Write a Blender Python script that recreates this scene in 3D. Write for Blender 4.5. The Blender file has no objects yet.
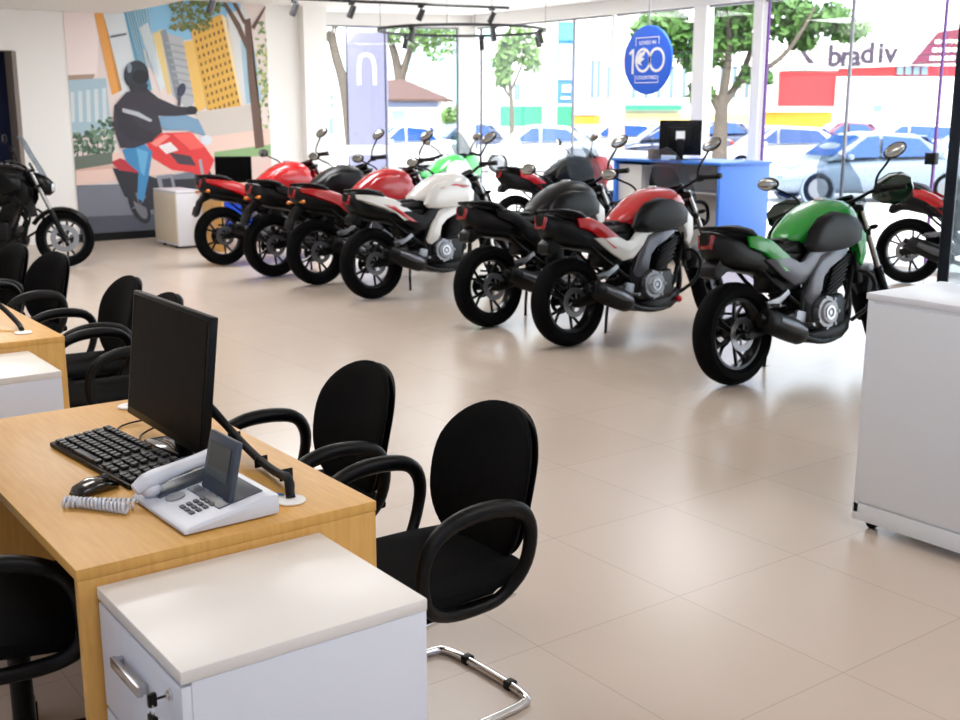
import bpy, bmesh, math, random
from mathutils import Vector, Matrix, Euler
PI = math.pi
R = math.radians
rnd = random.Random(7)
scene = bpy.context.scene
COL = scene.collection

# ------------------------------------------------------------------ camera
FOC, HOR, EYE = 1128.0, 110.0, 1.65          # focal length in px, horizon row, eye height
PITCH = math.atan((360 - HOR) / FOC)
YAW = math.atan(850.0 / math.hypot(FOC, 250.0))   # camera heading, clockwise from +Y
cam_d = bpy.data.cameras.new('camera')
cam = bpy.data.objects.new('camera', cam_d)
COL.objects.link(cam)
cam.location = (0, 0, EYE)
cam.rotation_euler = (PI / 2 - PITCH, 0, -YAW)
cam_d.sensor_width = 36.0
cam_d.lens = FOC / 960.0 * 36.0
cam_d.clip_start = 0.05
cam_d.clip_end = 500
cam_d.dof.use_dof = True
cam_d.dof.focus_distance = 3.2
cam_d.dof.aperture_fstop = 6.3
scene.camera = cam

# ------------------------------------------------------------------ light
SUN_STR, SKY_STR = 6.0, 0.62
CEIL_W = 36.0
scene.view_settings.view_transform = 'Standard'
scene.view_settings.look = 'None'
scene.view_settings.gamma = 1
scene.view_settings.use_curve_mapping = False
scene.view_settings.exposure = 0.38
world = bpy.data.worlds.new('sky')
scene.world = world
world.use_nodes = True
wn = world.node_tree
wn.nodes.clear()
w_out = wn.nodes.new('ShaderNodeOutputWorld')
w_bg = wn.nodes.new('ShaderNodeBackground')
w_sky = wn.nodes.new('ShaderNodeTexSky')
w_sky.sky_type = 'NISHITA'
w_sky.sun_disc = False
w_sky.sun_elevation = R(52)
w_sky.sun_rotation = R(215)
w_sky.air_density = 1.0
w_sky.dust_density = 4.0
w_sky.ozone_density = 1.0
w_mix = wn.nodes.new('ShaderNodeMixRGB')
w_mix.inputs[0].default_value = 0.72
w_mix.inputs[2].default_value = (5.6, 5.9, 6.3, 1)       # high thin cloud over the blue
wn.links.new(w_sky.outputs[0], w_mix.inputs[1])
wn.links.new(w_mix.outputs[0], w_bg.inputs[0])
w_bg.inputs[1].default_value = SKY_STR
wn.links.new(w_bg.outputs[0], w_out.inputs[0])
sun_d = bpy.data.lights.new('sun', 'SUN')
sun_d.energy = SUN_STR
sun_d.angle = R(0.6)
sun_d.color = (1, 0.96, 0.9)
sun = bpy.data.objects.new('sun', sun_d)
COL.objects.link(sun)
sun.rotation_euler = Vector((0.42, 0.52, -1.05)).to_track_quat('-Z', 'Y').to_euler()


def area(name, loc, sx, sy, watt, color=(1, 0.97, 0.93)):
    d = bpy.data.lights.new(name, 'AREA')
    d.shape = 'RECTANGLE'
    d.size, d.size_y = sx, sy
    d.energy = watt
    d.color = color
    o = bpy.data.objects.new(name, d)
    COL.objects.link(o)
    o.location = loc
    return o


CEIL = 3.05
for ax, ay, w in ((0.6, 0.4, 0.55), (3.4, 0.6, 0.75), (0.9, 4.6, 0.8), (4.2, 6.2, 0.8), (2.2, 9.6, 2.0), (5.6, 11.2, 2.2), (8.2, 7.6, 0.9), (8.4, 12.0, 1.2)):
    area('ceiling_panel_light', (ax, ay, CEIL - 0.03), 1.2, 1.2, CEIL_W * w, (1, 0.95, 0.89) if ay < 5 else (0.97, 0.985, 1.0))


# ------------------------------------------------------------------ materials
def lin(c):
    return tuple(((v / 12.92) if v <= 0.04045 else ((v + 0.055) / 1.055) ** 2.4) for v in c)


def hexc(h):
    return lin(tuple(int(h[i:i + 2], 16) / 255 for i in (0, 2, 4)))


MATS = {}


def mat(name, h, rough=0.5, metal=0.0, var=0.0, scale=20.0, coat=0.0, emit=0.0, spec=0.5, bump=0.0, stretch=None):
    if name in MATS:
        return MATS[name]
    m = bpy.data.materials.new(name)
    m.use_nodes = True
    nt = m.node_tree
    b = nt.nodes['Principled BSDF']
    c = hexc(h)
    b.inputs['Base Color'].default_value = (*c, 1)
    b.inputs['Roughness'].default_value = rough
    b.inputs['Metallic'].default_value = metal
    b.inputs['Specular IOR Level'].default_value = spec
    if coat:
        b.inputs['Coat Weight'].default_value = coat
        b.inputs['Coat Roughness'].default_value = 0.06
    if emit:
        b.inputs['Emission Color'].default_value = (*c, 1)
        b.inputs['Emission Strength'].default_value = emit
    tc = nt.nodes.new('ShaderNodeTexCoord')
    mp = nt.nodes.new('ShaderNodeMapping')
    if stretch:
        mp.inputs['Scale'].default_value = stretch
    nz = nt.nodes.new('ShaderNodeTexNoise')
    nz.inputs['Scale'].default_value = scale
    nz.inputs['Detail'].default_value = 4
    nt.links.new(tc.outputs['Object'], mp.inputs[0])
    nt.links.new(mp.outputs[0], nz.inputs['Vector'])
    if var:
        mx = nt.nodes.new('ShaderNodeMixRGB')
        mx.inputs[1].default_value = (*[max(0, v * (1 - var)) for v in c], 1)
        mx.inputs[2].default_value = (*[min(1, v * (1 + var)) for v in c], 1)
        nt.links.new(nz.outputs['Fac'], mx.inputs[0])
        nt.links.new(mx.outputs[0], b.inputs['Base Color'])
    else:
        mr = nt.nodes.new('ShaderNodeMapRange')
        mr.inputs[3].default_value = max(0.02, rough * 0.9)
        mr.inputs[4].default_value = min(1, rough * 1.1)
        nt.links.new(nz.outputs['Fac'], mr.inputs[0])
        nt.links.new(mr.outputs[0], b.inputs['Roughness'])
    if bump:
        bp = nt.nodes.new('ShaderNodeBump')
        bp.inputs['Strength'].default_value = bump
        bp.inputs['Distance'].default_value = 0.002
        nt.links.new(nz.outputs['Fac'], bp.inputs['Height'])
        nt.links.new(bp.outputs[0], b.inputs['Normal'])
    MATS[name] = m
    return m


def glass_mat(name, tint=(1, 1, 1), refl=1.0, body=0.0, body_col=(0.6, 0.75, 0.85)):
    m = bpy.data.materials.new(name)
    m.use_nodes = True
    nt = m.node_tree
    nt.nodes.clear()
    out = nt.nodes.new('ShaderNodeOutputMaterial')
    tr = nt.nodes.new('ShaderNodeBsdfTransparent')
    tr.inputs[0].default_value = (*tint, 1)
    gl = nt.nodes.new('ShaderNodeBsdfGlossy')
    gl.inputs['Roughness'].default_value = 0.02
    fr = nt.nodes.new('ShaderNodeLayerWeight')           # Schlick reflectance, the same on both faces
    fr.inputs[0].default_value = 0.5
    pw = nt.nodes.new('ShaderNodeMath')
    pw.operation = 'POWER'
    pw.inputs[1].default_value = 5
    nt.links.new(fr.outputs['Facing'], pw.inputs[0])
    mu = nt.nodes.new('ShaderNodeMath')
    mu.operation = 'MULTIPLY_ADD'
    mu.inputs[1].default_value = 0.6 * refl
    mu.inputs[2].default_value = 0.03 * refl
    nt.links.new(pw.outputs[0], mu.inputs[0])
    mx = nt.nodes.new('ShaderNodeMixShader')
    nt.links.new(mu.outputs[0], mx.inputs[0])
    nt.links.new(tr.outputs[0], mx.inputs[1])
    nt.links.new(gl.outputs[0], mx.inputs[2])
    last = mx
    if body:
        df = nt.nodes.new('ShaderNodeBsdfDiffuse')
        df.inputs[0].default_value = (*body_col, 1)
        m2 = nt.nodes.new('ShaderNodeMixShader')
        m2.inputs[0].default_value = body
        nt.links.new(mx.outputs[0], m2.inputs[1])
        nt.links.new(df.outputs[0], m2.inputs[2])
        last = m2
    nt.links.new(last.outputs[0], out.inputs[0])
    MATS[name] = m
    return m


def frost_mat():
    m = bpy.data.materials.new('white_frosted_film')
    m.use_nodes = True
    nt = m.node_tree
    nt.nodes.clear()
    out = nt.nodes.new('ShaderNodeOutputMaterial')
    a = nt.nodes.new('ShaderNodeBsdfTranslucent')
    a.inputs[0].default_value = (.9, .9, .9, 1)
    b = nt.nodes.new('ShaderNodeBsdfDiffuse')
    b.inputs[0].default_value = (.9, .9, .9, 1)
    mx = nt.nodes.new('ShaderNodeMixShader')
    mx.inputs[0].default_value = .35
    nt.links.new(a.outputs[0], mx.inputs[1])
    nt.links.new(b.outputs[0], mx.inputs[2])
    nt.links.new(mx.outputs[0], out.inputs[0])
    return m


def floor_mat():
    m = bpy.data.materials.new('porcelain_tile')
    m.use_nodes = True
    nt = m.node_tree
    b = nt.nodes['Principled BSDF']
    tc = nt.nodes.new('ShaderNodeTexCoord')
    mp = nt.nodes.new('ShaderNodeMapping')
    mp.inputs['Location'].default_value = (-2.72 + 0.63 * 20, -2.53 + 0.675 * 20, 0)
    br = nt.nodes.new('ShaderNodeTexBrick')
    br.offset = 0.0
    br.squash = 1.0
    br.inputs['Scale'].default_value = 1.0
    br.inputs['Brick Width'].default_value = 0.63
    br.inputs['Row Height'].default_value = 0.675
    br.inputs['Mortar Size'].default_value = 0.0022
    br.inputs['Mortar Smooth'].default_value = 0.3
    br.inputs['Color1'].default_value = (*hexc('C4B4A5'), 1)
    br.inputs['Color2'].default_value = (*hexc('C7B7A9'), 1)
    br.inputs['Mortar'].default_value = (*hexc('B0A396'), 1)
    nt.links.new(tc.outputs['Object'], mp.inputs[0])
    nt.links.new(mp.outputs[0], br.inputs['Vector'])
    nz = nt.nodes.new('ShaderNodeTexNoise')
    nz.inputs['Scale'].default_value = 2.5
    nz.inputs['Detail'].default_value = 6
    nt.links.new(tc.outputs['Object'], nz.inputs['Vector'])
    mx = nt.nodes.new('ShaderNodeMixRGB')
    mx.blend_type = 'MULTIPLY'
    mx.inputs[0].default_value = 0.04
    nt.links.new(br.outputs['Color'], mx.inputs[1])
    nt.links.new(nz.outputs['Fac'], mx.inputs[2])
    nt.links.new(mx.outputs[0], b.inputs['Base Color'])
    mr = nt.nodes.new('ShaderNodeMapRange')
    nz.inputs['Detail'].default_value = 1
    mr.inputs[3].default_value = 0.24
    mr.inputs[4].default_value = 0.30
    nt.links.new(nz.outputs['Fac'], mr.inputs[0])
    b.inputs['Roughness'].default_value = 0.26
    b.inputs['Specular IOR Level'].default_value = 0.5
    return m


def wood_mat():
    m = bpy.data.materials.new('maple_laminate')
    m.use_nodes = True
    nt = m.node_tree
    b = nt.nodes['Principled BSDF']
    tc = nt.nodes.new('ShaderNodeTexCoord')
    mp = nt.nodes.new('ShaderNodeMapping')
    mp.inputs['Scale'].default_value = (26, 2.2, 2.2)
    nz = nt.nodes.new('ShaderNodeTexNoise')
    nz.inputs['Scale'].default_value = 3
    nz.inputs['Detail'].default_value = 8
    nz.inputs['Distortion'].default_value = 0.4
    cr = nt.nodes.new('ShaderNodeValToRGB')
    cr.color_ramp.elements[0].position = 0.3
    cr.color_ramp.elements[0].color = (*hexc('CF994B'), 1)
    cr.color_ramp.elements[1].position = 0.75
    cr.color_ramp.elements[1].color = (*hexc('DCAB5B'), 1)
    nt.links.new(tc.outputs['Object'], mp.inputs[0])
    nt.links.new(mp.outputs[0], nz.inputs['Vector'])
    nt.links.new(nz.outputs['Fac'], cr.inputs[0])
    nt.links.new(cr.outputs[0], b.inputs['Base Color'])
    b.inputs['Roughness'].default_value = 0.42
    return m


WOOD = wood_mat()
WHITE = mat('white_paint', 'F6F4F1', 0.6)
CEILM = mat('ceiling_paint', 'F9F8F7', 0.7)
LAM = mat('white_laminate', 'DFE2EA', 0.35)
LAMT = mat('warm_lit_laminate_top', 'E6E1DB', 0.35)  # white laminate with the ceiling lights' warmth put into its colour
LAM2 = mat('pale_grey_laminate', 'DEE2E8', 0.35)
BLK = mat('black_plastic', '050506', 0.42, spec=0.2)
BLKM = mat('black_matte', '08080A', 0.6, spec=0.25)
BLKG = mat('black_gloss', '08080A', 0.12, coat=0.6)
BPAINT = mat('black_metallic_paint', '050506', 0.36, spec=0.22)
FAB = mat('black_fabric', '070708', 0.95, scale=400, bump=0.4, spec=0.15)
RUB = mat('tyre_rubber', '040405', 0.85, spec=0.1, scale=60, bump=0.2)
RIM = mat('black_rim', '0C0C0D', 0.3, 0.2, spec=0.4)
STEEL = mat('steel', 'B8B8BC', 0.25, 1.0)
ALU = mat('cast_aluminium', '85868A', 0.38, 0.9)
CHROME = mat('chrome', 'D8D8DA', 0.08, 1.0)
GREYP = mat('grey_bodywork', '4C4D57', 0.3, 0.35, coat=0.4)
DKENG = mat('dark_engine_metal', '161618', 0.35, 0.6)
REDP = mat('red_paint', 'B0060F', 0.25, coat=0.4)
GRNP = mat('green_paint', '0B8E26', 0.25, coat=0.4)
LIMEP = mat('bright_green_paint', '35C04A', 0.2, coat=0.8)
WHTP = mat('pearl_white_paint', 'DAD8D4', 0.2, coat=0.8)
LENS_R = mat('red_lens', '8A0A10', 0.15, coat=0.6)
LENS_O = mat('orange_lens', 'D9781A', 0.15, coat=0.6)
LENS_W = mat('clear_lens', 'C9CFD6', 0.08, 0.4)
MIR = mat('mirror_glass', 'B4B4B0', 0.12, 1.0)
SEATV = mat('seat_vinyl', '0A0A0C', 0.6, spec=0.2, scale=200, bump=0.15)
GOLD = mat('fork_alu', '9B9A98', 0.25, 1.0)
SCREENT = glass_mat('smoked_windscreen', (0.72, 0.76, 0.8), 1.6, 0.10, (0.5, 0.55, 0.6))
FROST = frost_mat()
GLASS = glass_mat('window_glass', (0.97, 0.985, 0.985), 0.9)
GLASST = glass_mat('fill_window_glass', (0.60, 0.72, 0.90), 0.9)  # blue tint cools the daylight entering by the added window strips
GLASSB = glass_mat('frosted_door_glass', (0.92, 0.97, 1.0), 1.2, 0.25, (0.62, 0.76, 0.85))
DKFR = mat('dark_steel_frame', '17202A', 0.4, 0.5)
BLUE = mat('reception_blue', '3D78D8', 0.4)
BLUET = mat('reception_top_blue', '2C6CC0', 0.35)
SIGNB = mat('sign_blue', '0A62E8', 0.4)
SIGNW = mat('sign_white', 'FFFFFF', 0.5)
PHONE = mat('phone_white', 'D9DDE6', 0.35)
PHONED = mat('phone_dark', '3A4350', 0.35)
LCD = mat('lcd_glass', '20282A', 0.12)
GREYK = mat('grey_keys', '4A4D52', 0.5)
TRACK = mat('track_black', '2B2B2D', 0.5)
MULL = mat('mullion_grey', '8A8A90', 0.4, 0.3)


# ------------------------------------------------------------------ mesh builder
class MB:
    def __init__(s):
        s.bm = bmesh.new()
        s.mi = 0

    def _add(s, bm2, M=None):
        if M is not None:
            bmesh.ops.transform(bm2, matrix=M, verts=bm2.verts)
        me = bpy.data.meshes.new('tmp')
        bm2.to_mesh(me)
        bm2.free()
        n0 = len(s.bm.faces)
        s.bm.from_mesh(me)
        bpy.data.meshes.remove(me)
        s.bm.faces.ensure_lookup_table()
        for f in s.bm.faces[n0:]:
            f.material_index = s.mi
        return s

    def box(s, c, size, rot=None, bev=0.0, seg=2):
        b = bmesh.new()
        bmesh.ops.create_cube(b, size=1)
        bmesh.ops.scale(b, vec=size, verts=b.verts)
        if bev:
            bmesh.ops.bevel(b, geom=b.edges[:], offset=bev, segments=seg, affect='EDGES', profile=0.5)
        M = Matrix.Translation(c)
        if rot is not None:
            M = M @ Euler(rot).to_matrix().to_4x4()
        return s._add(b, M)

    def cyl(s, p0, p1, r0, r1=None, n=20, cap=True):
        r1 = r0 if r1 is None else r1
        p0, p1 = Vector(p0), Vector(p1)
        d = p1 - p0
        b = bmesh.new()
        bmesh.ops.create_cone(b, cap_ends=cap, segments=n, radius1=r0, radius2=r1, depth=d.length)
        M = Matrix.Translation((p0 + p1) / 2) @ d.to_track_quat('Z', 'Y').to_matrix().to_4x4()
        return s._add(b, M)

    def ell(s, c, r, rot=None, n=16):
        b = bmesh.new()
        bmesh.ops.create_uvsphere(b, u_segments=n, v_segments=max(6, n // 2), radius=1)
        bmesh.ops.scale(b, vec=r, verts=b.verts)
        M = Matrix.Translation(c)
        if rot is not None:
            M = M @ Euler(rot).to_matrix().to_4x4()
        return s._add(b, M)

    def rings(s, rings, cap=True, closed=False):
        b = bmesh.new()
        vs = [[b.verts.new(p) for p in ring] for ring in rings]
        n = len(vs[0])
        m = len(vs)
        for i in range(m if closed else m - 1):
            a, c = vs[i], vs[(i + 1) % m]
            for j in range(n):
                b.faces.new((a[j], a[(j + 1) % n], c[(j + 1) % n], c[j]))
        if cap and not closed:
            b.faces.new(vs[0][::-1])
            b.faces.new(vs[-1])
        bmesh.ops.recalc_face_normals(b, faces=b.faces[:])
        return s._add(b)

    def tube(s, pts, r, n=10, closed=False, smooth=0, flat=1.0, cap=True, upv=None):
        P = [Vector(p) for p in pts]
        rr = r if isinstance(r, (list, tuple)) else [r] * len(P)
        for _ in range(smooth):
            Q, q = [], []
            L = len(P)
            rng = range(L) if closed else range(L - 1)
            if not closed:
                Q.append(P[0]); q.append(rr[0])
            for i in rng:
                a, b_ = P[i], P[(i + 1) % L]
                ra, rb = rr[i], rr[(i + 1) % L]
                Q += [a * .75 + b_ * .25, a * .25 + b_ * .75]
                q += [ra * .75 + rb * .25, ra * .25 + rb * .75]
            if not closed:
                Q.append(P[-1]); q.append(rr[-1])
            P, rr = Q, q
        L = len(P)
        T = []
        for i in range(L):
            if closed:
                t = P[(i + 1) % L] - P[i - 1]
            else:
                t = P[min(i + 1, L - 1)] - P[max(i - 1, 0)]
            T.append(t.normalized())
        u = Vector(upv) if upv else Vector((0, 0, 1))
        if abs(T[0].dot(u)) > .95 and not upv:
            u = Vector((1, 0, 0))
        rings = []
        for i in range(L):
            t = T[i]
            u = (u - t * u.dot(t))
            if u.length < 1e-5:
                u = t.orthogonal()
            u.normalize()
            v = t.cross(u)
            rings.append([P[i] + (u * math.cos(2 * PI * k / n) * flat + v * math.sin(2 * PI * k / n)) * rr[i] for k in range(n)])
        return s.rings(rings, cap, closed)

    def loft(s, secs, n=20, e=2.6, axis='x', yc=0.0):
        """secs: (pos, low, high, halfwidth[, ycentre]) along an axis, superellipse cross-section"""
        rings = []
        for sec in secs:
            x, lo, hi, hw = sec[:4]
            y0 = sec[4] if len(sec) > 4 else yc
            ring = []
            for k in range(n):
                a = 2 * PI * k / n
                ca, sa = math.cos(a), math.sin(a)
                yy = y0 + hw * math.copysign(abs(ca) ** (2 / e), ca)
                zz = (lo + hi) / 2 + (hi - lo) / 2 * math.copysign(abs(sa) ** (2 / e), sa)
                ring.append((x, yy, zz) if axis == 'x' else (yy, x, zz) if axis == 'y' else (yy, zz, x))
            rings.append(ring)
        return s.rings(rings)

    def lathe(s, prof, c, axis='y', n=32):
        """closed profile of (radius, along) turned about an axis through c"""
        rings = []
        for k in range(n):
            a = 2 * PI * k / n
            ring = []
            for r, t in prof:
                p = (r * math.cos(a), t, r * math.sin(a)) if axis == 'y' else (r * math.cos(a), r * math.sin(a), t) if axis == 'z' else (t, r * math.cos(a), r * math.sin(a))
                ring.append((c[0] + p[0], c[1] + p[1], c[2] + p[2]))
            rings.append(ring)
        return s.rings(rings, closed=True)

    def plate(s, outl, y0, y1, bev=0.008, axis='y'):
        """outline in (x,z) given thickness from y0 to y1"""
        b = bmesh.new()
        vs = [b.verts.new((x, 0, z)) for x, z in outl]
        f = b.faces.new(vs)
        r = bmesh.ops.extrude_face_region(b, geom=[f])
        bmesh.ops.translate(b, vec=(0, y1 - y0, 0), verts=[v for v in r['geom'] if isinstance(v, bmesh.types.BMVert)])
        bmesh.ops.translate(b, vec=(0, y0, 0), verts=b.verts)
        bmesh.ops.recalc_face_normals(b, faces=b.faces[:])
        if bev:
            bmesh.ops.bevel(b, geom=b.edges[:], offset=bev, segments=2, affect='EDGES', profile=0.6)
        bmesh.ops.triangulate(b, faces=[f for f in b.faces if len(f.verts) > 4])
        M = None
        if axis == 'x':
            M = Matrix(((0, 1, 0, 0), (1, 0, 0, 0), (0, 0, 1, 0), (0, 0, 0, 1)))
        elif axis == 'z':
            M = Matrix(((1, 0, 0, 0), (0, 0, 1, 0), (0, 1, 0, 0), (0, 0, 0, 1)))
        return s._add(b, M)

    def poly(s, pts):
        b = bmesh.new()
        f = b.faces.new([b.verts.new(p) for p in pts])
        if len(pts) > 4:
            bmesh.ops.triangulate(b, faces=[f])
        return s._add(b)

    def text(s, body, size, M, ext=0.004, align='CENTER', bold=0.0):
        cu = bpy.data.curves.new('t', 'FONT')
        cu.body = body
        cu.size = size
        cu.align_x = align
        cu.align_y = 'CENTER'
        cu.extrude = ext
        cu.offset = bold
        cu.resolution_u = 3
        o = bpy.data.objects.new('t', cu)
        COL.objects.link(o)
        dg = bpy.context.evaluated_depsgraph_get()
        me = bpy.data.meshes.new_from_object(o.evaluated_get(dg))
        b = bmesh.new()
        b.from_mesh(me)
        bpy.data.objects.remove(o)
        bpy.data.meshes.remove(me)
        bpy.data.curves.remove(cu)
        return s._add(b, M)

    def xform(s, M):
        bmesh.ops.transform(s.bm, matrix=M, verts=s.bm.verts)
        return s

    def mesh(s, name, mats, smooth=True, ang=38):
        me = bpy.data.meshes.new(name)
        s.bm.to_mesh(me)
        s.bm.free()
        for m in (mats if isinstance(mats, (list, tuple)) else [mats]):
            me.materials.append(m)
        if smooth and len(me.polygons):
            me.polygons.foreach_set('use_smooth', [True] * len(me.polygons))
            me.set_sharp_from_angle(angle=R(ang))
        me.update()
        return me

    def build(s, name, mats, parent=None, smooth=True, ang=38):
        o = bpy.data.objects.new(name, s.mesh(name, mats, smooth, ang))
        COL.objects.link(o)
        if parent:
            o.parent = parent
        return o


def tag(o, label=None, cat=None, group=None, kind=None):
    if label: o['label'] = label
    if cat: o['category'] = cat
    if group: o['group'] = group
    if kind: o['kind'] = kind
    return o


def empty(name, loc=(0, 0, 0), rz=0.0, label=None, cat=None, group=None):
    o = bpy.data.objects.new(name, None)
    COL.objects.link(o)
    o.location = loc
    o.rotation_euler = (0, 0, rz)
    o.empty_display_size = 0.1
    return tag(o, label, cat, group)


def struct(name, mb, m, parent=None, smooth=False):
    o = mb.build(name, m, parent, smooth)
    if not parent:
        o['kind'] = 'structure'
    return o


def copy_tree(o, parent=None):
    c = o.copy()
    COL.objects.link(c)
    c.parent = parent
    for ch in list(o.children):
        copy_tree(ch, c)
    return c


def at(px, py, dep):
    """point of the place seen at a photo pixel, at a ground distance along the camera heading"""
    fw = Vector((math.sin(YAW) * math.cos(PITCH), math.cos(YAW) * math.cos(PITCH), -math.sin(PITCH)))
    rt = Vector((math.cos(YAW), -math.sin(YAW), 0))
    d = fw * FOC + rt * (px - 480) + rt.cross(fw) * (360 - py)
    hd = math.sin(YAW) * d.x + math.cos(YAW) * d.y
    return Vector((0, 0, EYE)) + d * (dep / hd)


#@@SETTING
# ------------------------------------------------------------------ setting
WX = 10.5            # inner face of the right-hand window wall
MY = 14.65           # mural wall
WTOP = 2.876         # window head
BL = Vector((8.0, 15.39))      # left end of the back window wall
BR = Vector((WX + .05, 14.46))  # corner of the two window walls
GZ = -0.25           # street level
f = MB(); f.box((3.4, 6.2, -0.1), (14.4, 19.4, 0.2)); struct('floor', f, floor_mat())
f = MB(); f.box((3.4, 6.2, CEIL + 0.15), (14.4, 19.4, 0.3)); struct('ceiling', f, CEILM)
f = MB()
f.box((-3.4, 6.0, .85), (0.2, 18, 1.7)); f.box((-3.4, 6.0, 2.775), (0.2, 18, .55)); f.box((-3.4, -1.0, 2.1), (0.2, 4.0, .8)); f.box((-3.4, 9.5, 2.1), (0.2, 11.0, .8))
struct('wall_west', f, WHITE)
f = MB()
f.box((3.5, -3.1, .85), (14.0, 0.2, 1.7)); f.box((3.5, -3.1, 2.775), (14.0, 0.2, .55)); f.box((-1.75, -3.1, 2.1), (3.5, 0.2, .8)); f.box((7.5, -3.1, 2.1), (6.0, 0.2, .8))
struct('wall_south', f, WHITE)
# wall with the mural: doorway at its left end
f = MB()
f.box((5.91, MY + .15, 1.525), (4.18, 0.3, 3.05))
f.box((-0.25, MY + .15, 1.525), (6.3, 0.3, 3.05))
f.box((3.36, MY + .15, (2.35 + 3.05) / 2), (0.92, 0.3, 0.7))
f.box((3.36, MY + .15, 0.4), (0.92, 0.3, 0.8))
struct('wall_north', f, WHITE)
f = MB(); f.box((3.5, MY + .8, 1.4), (2.4, 0.04, 2.8)); f.box((4.7, MY + .55, 1.4), (0.04, 0.5, 2.8)); f.box((2.3, MY + .55, 1.4), (0.04, 0.5, 2.8)); f.box((3.5, MY + .55, 2.8), (2.4, 0.5, 0.04)); struct('wall_recess', f, mat('navy_wall', '0C1E48', 0.6))
f = MB()
f.box((3.795, MY + .12, 1.57), (0.05, 0.34, 1.54)); f.box((3.36, MY + .1, 0.815), (0.90, 0.36, 0.04))
struct('trim_1', f, mat('grey_brown_trim', '8A8078', 0.5))
# lowered soffit over the doorway
f = MB(); f.box((1.1, 13.0, 2.94), (8.0, 3.28, 0.22), bev=0.01); struct('trim_2', f, WHITE)
# return wall from the mural to the back windows
f = MB(); f.box((7.82, 15.1, 1.525), (0.36, 1.2, 3.05)); struct('wall_return', f, WHITE)
f = MB(); f.box((5.73, MY - .02, 0.05), (2.86, 0.03, 0.1)); struct('baseboard_north', f, BLKM)

bd = (BR - BL); BLEN = bd.length; BANG = math.atan2(bd.y, bd.x)
bM = Matrix.Translation((BL.x, BL.y, 0)) @ Matrix.Rotation(BANG, 4, 'Z')
# lintels
f = MB(); f.box((BLEN / 2, 0.1, (WTOP + 3.1) / 2), (BLEN, 0.2, 3.1 - WTOP)); f.xform(bM); struct('wall_back', f, WHITE)
f = MB(); f.box((WX + .1, 5.7, (WTOP + 3.1) / 2), (0.2, 17.6, 3.1 - WTOP)); struct('wall_east', f, WHITE)


def window(idx, M, length, posts, thin, transom, label, head_m=MULL):
    """glazed front: panes, white posts, thin joints, head and sill rail, all along local x"""
    root = empty('window_%d' % idx)
    root['kind'] = 'structure'
    g = MB(); g.box((length / 2, 0.1, WTOP / 2), (length, 0.012, WTOP)); g.xform(M); g.build('window_pane', GLASS, root, False)
    h = MB(); h.box((length / 2, 0.09, WTOP - .012), (length, 0.05, 0.024)); h.xform(M); h.build('head_rail', head_m, root, False)
    h = MB(); h.box((length / 2, 0.09, 0.025), (length, 0.05, 0.05)); h.xform(M); h.build('sill_rail', WHITE, root, False)
    for x, w in posts:
        p = MB(); p.box((x, 0.08, WTOP / 2), (w, 0.14, WTOP), bev=0.004); p.xform(M); p.build('post', WHITE, root, False)
    for x, w, m in thin:
        p = MB(); p.box((x, 0.085, WTOP / 2), (w, 0.03, WTOP)); p.xform(M); p.build('glazing_joint', m, root, False)
    for a, b_, z0, z1 in transom:
        p = MB(); p.box(((a + b_) / 2, 0.088, (z0 + z1) / 2), (b_ - a, 0.008, z1 - z0)); p.xform(M); p.build('transom', FROST, root, False)
    return root


def fill_window(idx, p0, p1, n):  # unseen window strip added behind the camera to let in cool fill daylight
    root = empty('window_%d' % idx)
    root['kind'] = 'structure'
    a, b_ = Vector(p0), Vector(p1)
    ang = math.atan2(b_.y - a.y, b_.x - a.x)
    L = (b_ - a).length
    M = Matrix.Translation(a) @ Matrix.Rotation(ang, 4, 'Z')
    g = MB(); g.box((L / 2, 0, .4), (L, .01, .8)); g.xform(M); g.build('window_pane', GLASST, root, False)
    for i in range(n + 1):
        g = MB(); g.box((min(max(L * i / n, .03), L - .03), 0, .4), (.06, .08, .8)); g.xform(M); g.build('post', WHITE, root, False)


fill_window(3, (0.0, -3.1, 1.7), (4.5, -3.1, 1.7), 3)
fill_window(4, (-3.4, 1.0, 1.7), (-3.4, 4.0, 1.7), 2)
GRD = mat('dark_joint', '4A4658', 0.4, 0.2)
window(1, bM, BLEN, [(BLEN - .12, .26)], [(BLEN - .27, .02, GRD), (0.02, .03, WHITE), (1.32, .02, GRD)], [(0, BLEN, 0.98, 1.13)], '')
eM = Matrix.Translation((WX, 14.45, 0)) @ Matrix.Rotation(-PI / 2, 4, 'Z')   # local x runs towards the viewer, local y outwards
PURP = mat('violet_joint', '6A3A86', 0.4, 0.2)
window(2, eM, 17.2, [(14.45 - 9.82, .2), (14.45 - 8.93, .13), (14.45 - 11.35, .05)],
       [(14.45 - 8.83, .025, PURP), (14.45 - 7.7, .03, MULL), (14.45 - 6.62, .022, PURP), (14.45 - 14.36, .02, GRD), (14.45 - 12.2, .03, MULL)],
       [(0, 14.45 - 9.9, 0.98, 1.13)], '')
f = MB(); f.box((0, 0, 0), (0.07, 0.12, 0.12), bev=0.008)
o = f.build('door_lock', BLK); o.location = (WX + .04, 6.62, 1.17)
tag(o, 'small black door lock clamped on the joint of the glass front', 'lock')

# outside ground
f = MB(); f.box((25, 45, GZ - .1), (160, 160, 0.2)); struct('ground', f, mat('sunlit_pavement', 'C9C7C2', 0.8, var=0.08, scale=1.2))
# sidewalk slab next to the glass
f = MB(); f.box((WX + 2.2, 7.0, GZ + .12), (3.8, 22, 0.24)); f.box((6.6, 17.6, GZ + .12), (8.0, 3.6, 0.24)); struct('sidewalk', f, mat('pale_paving', 'CFCBC4', 0.75, var=0.06, scale=3))

# ------------------------------------------------------------------ motorcycles
MESHES = {}


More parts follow.
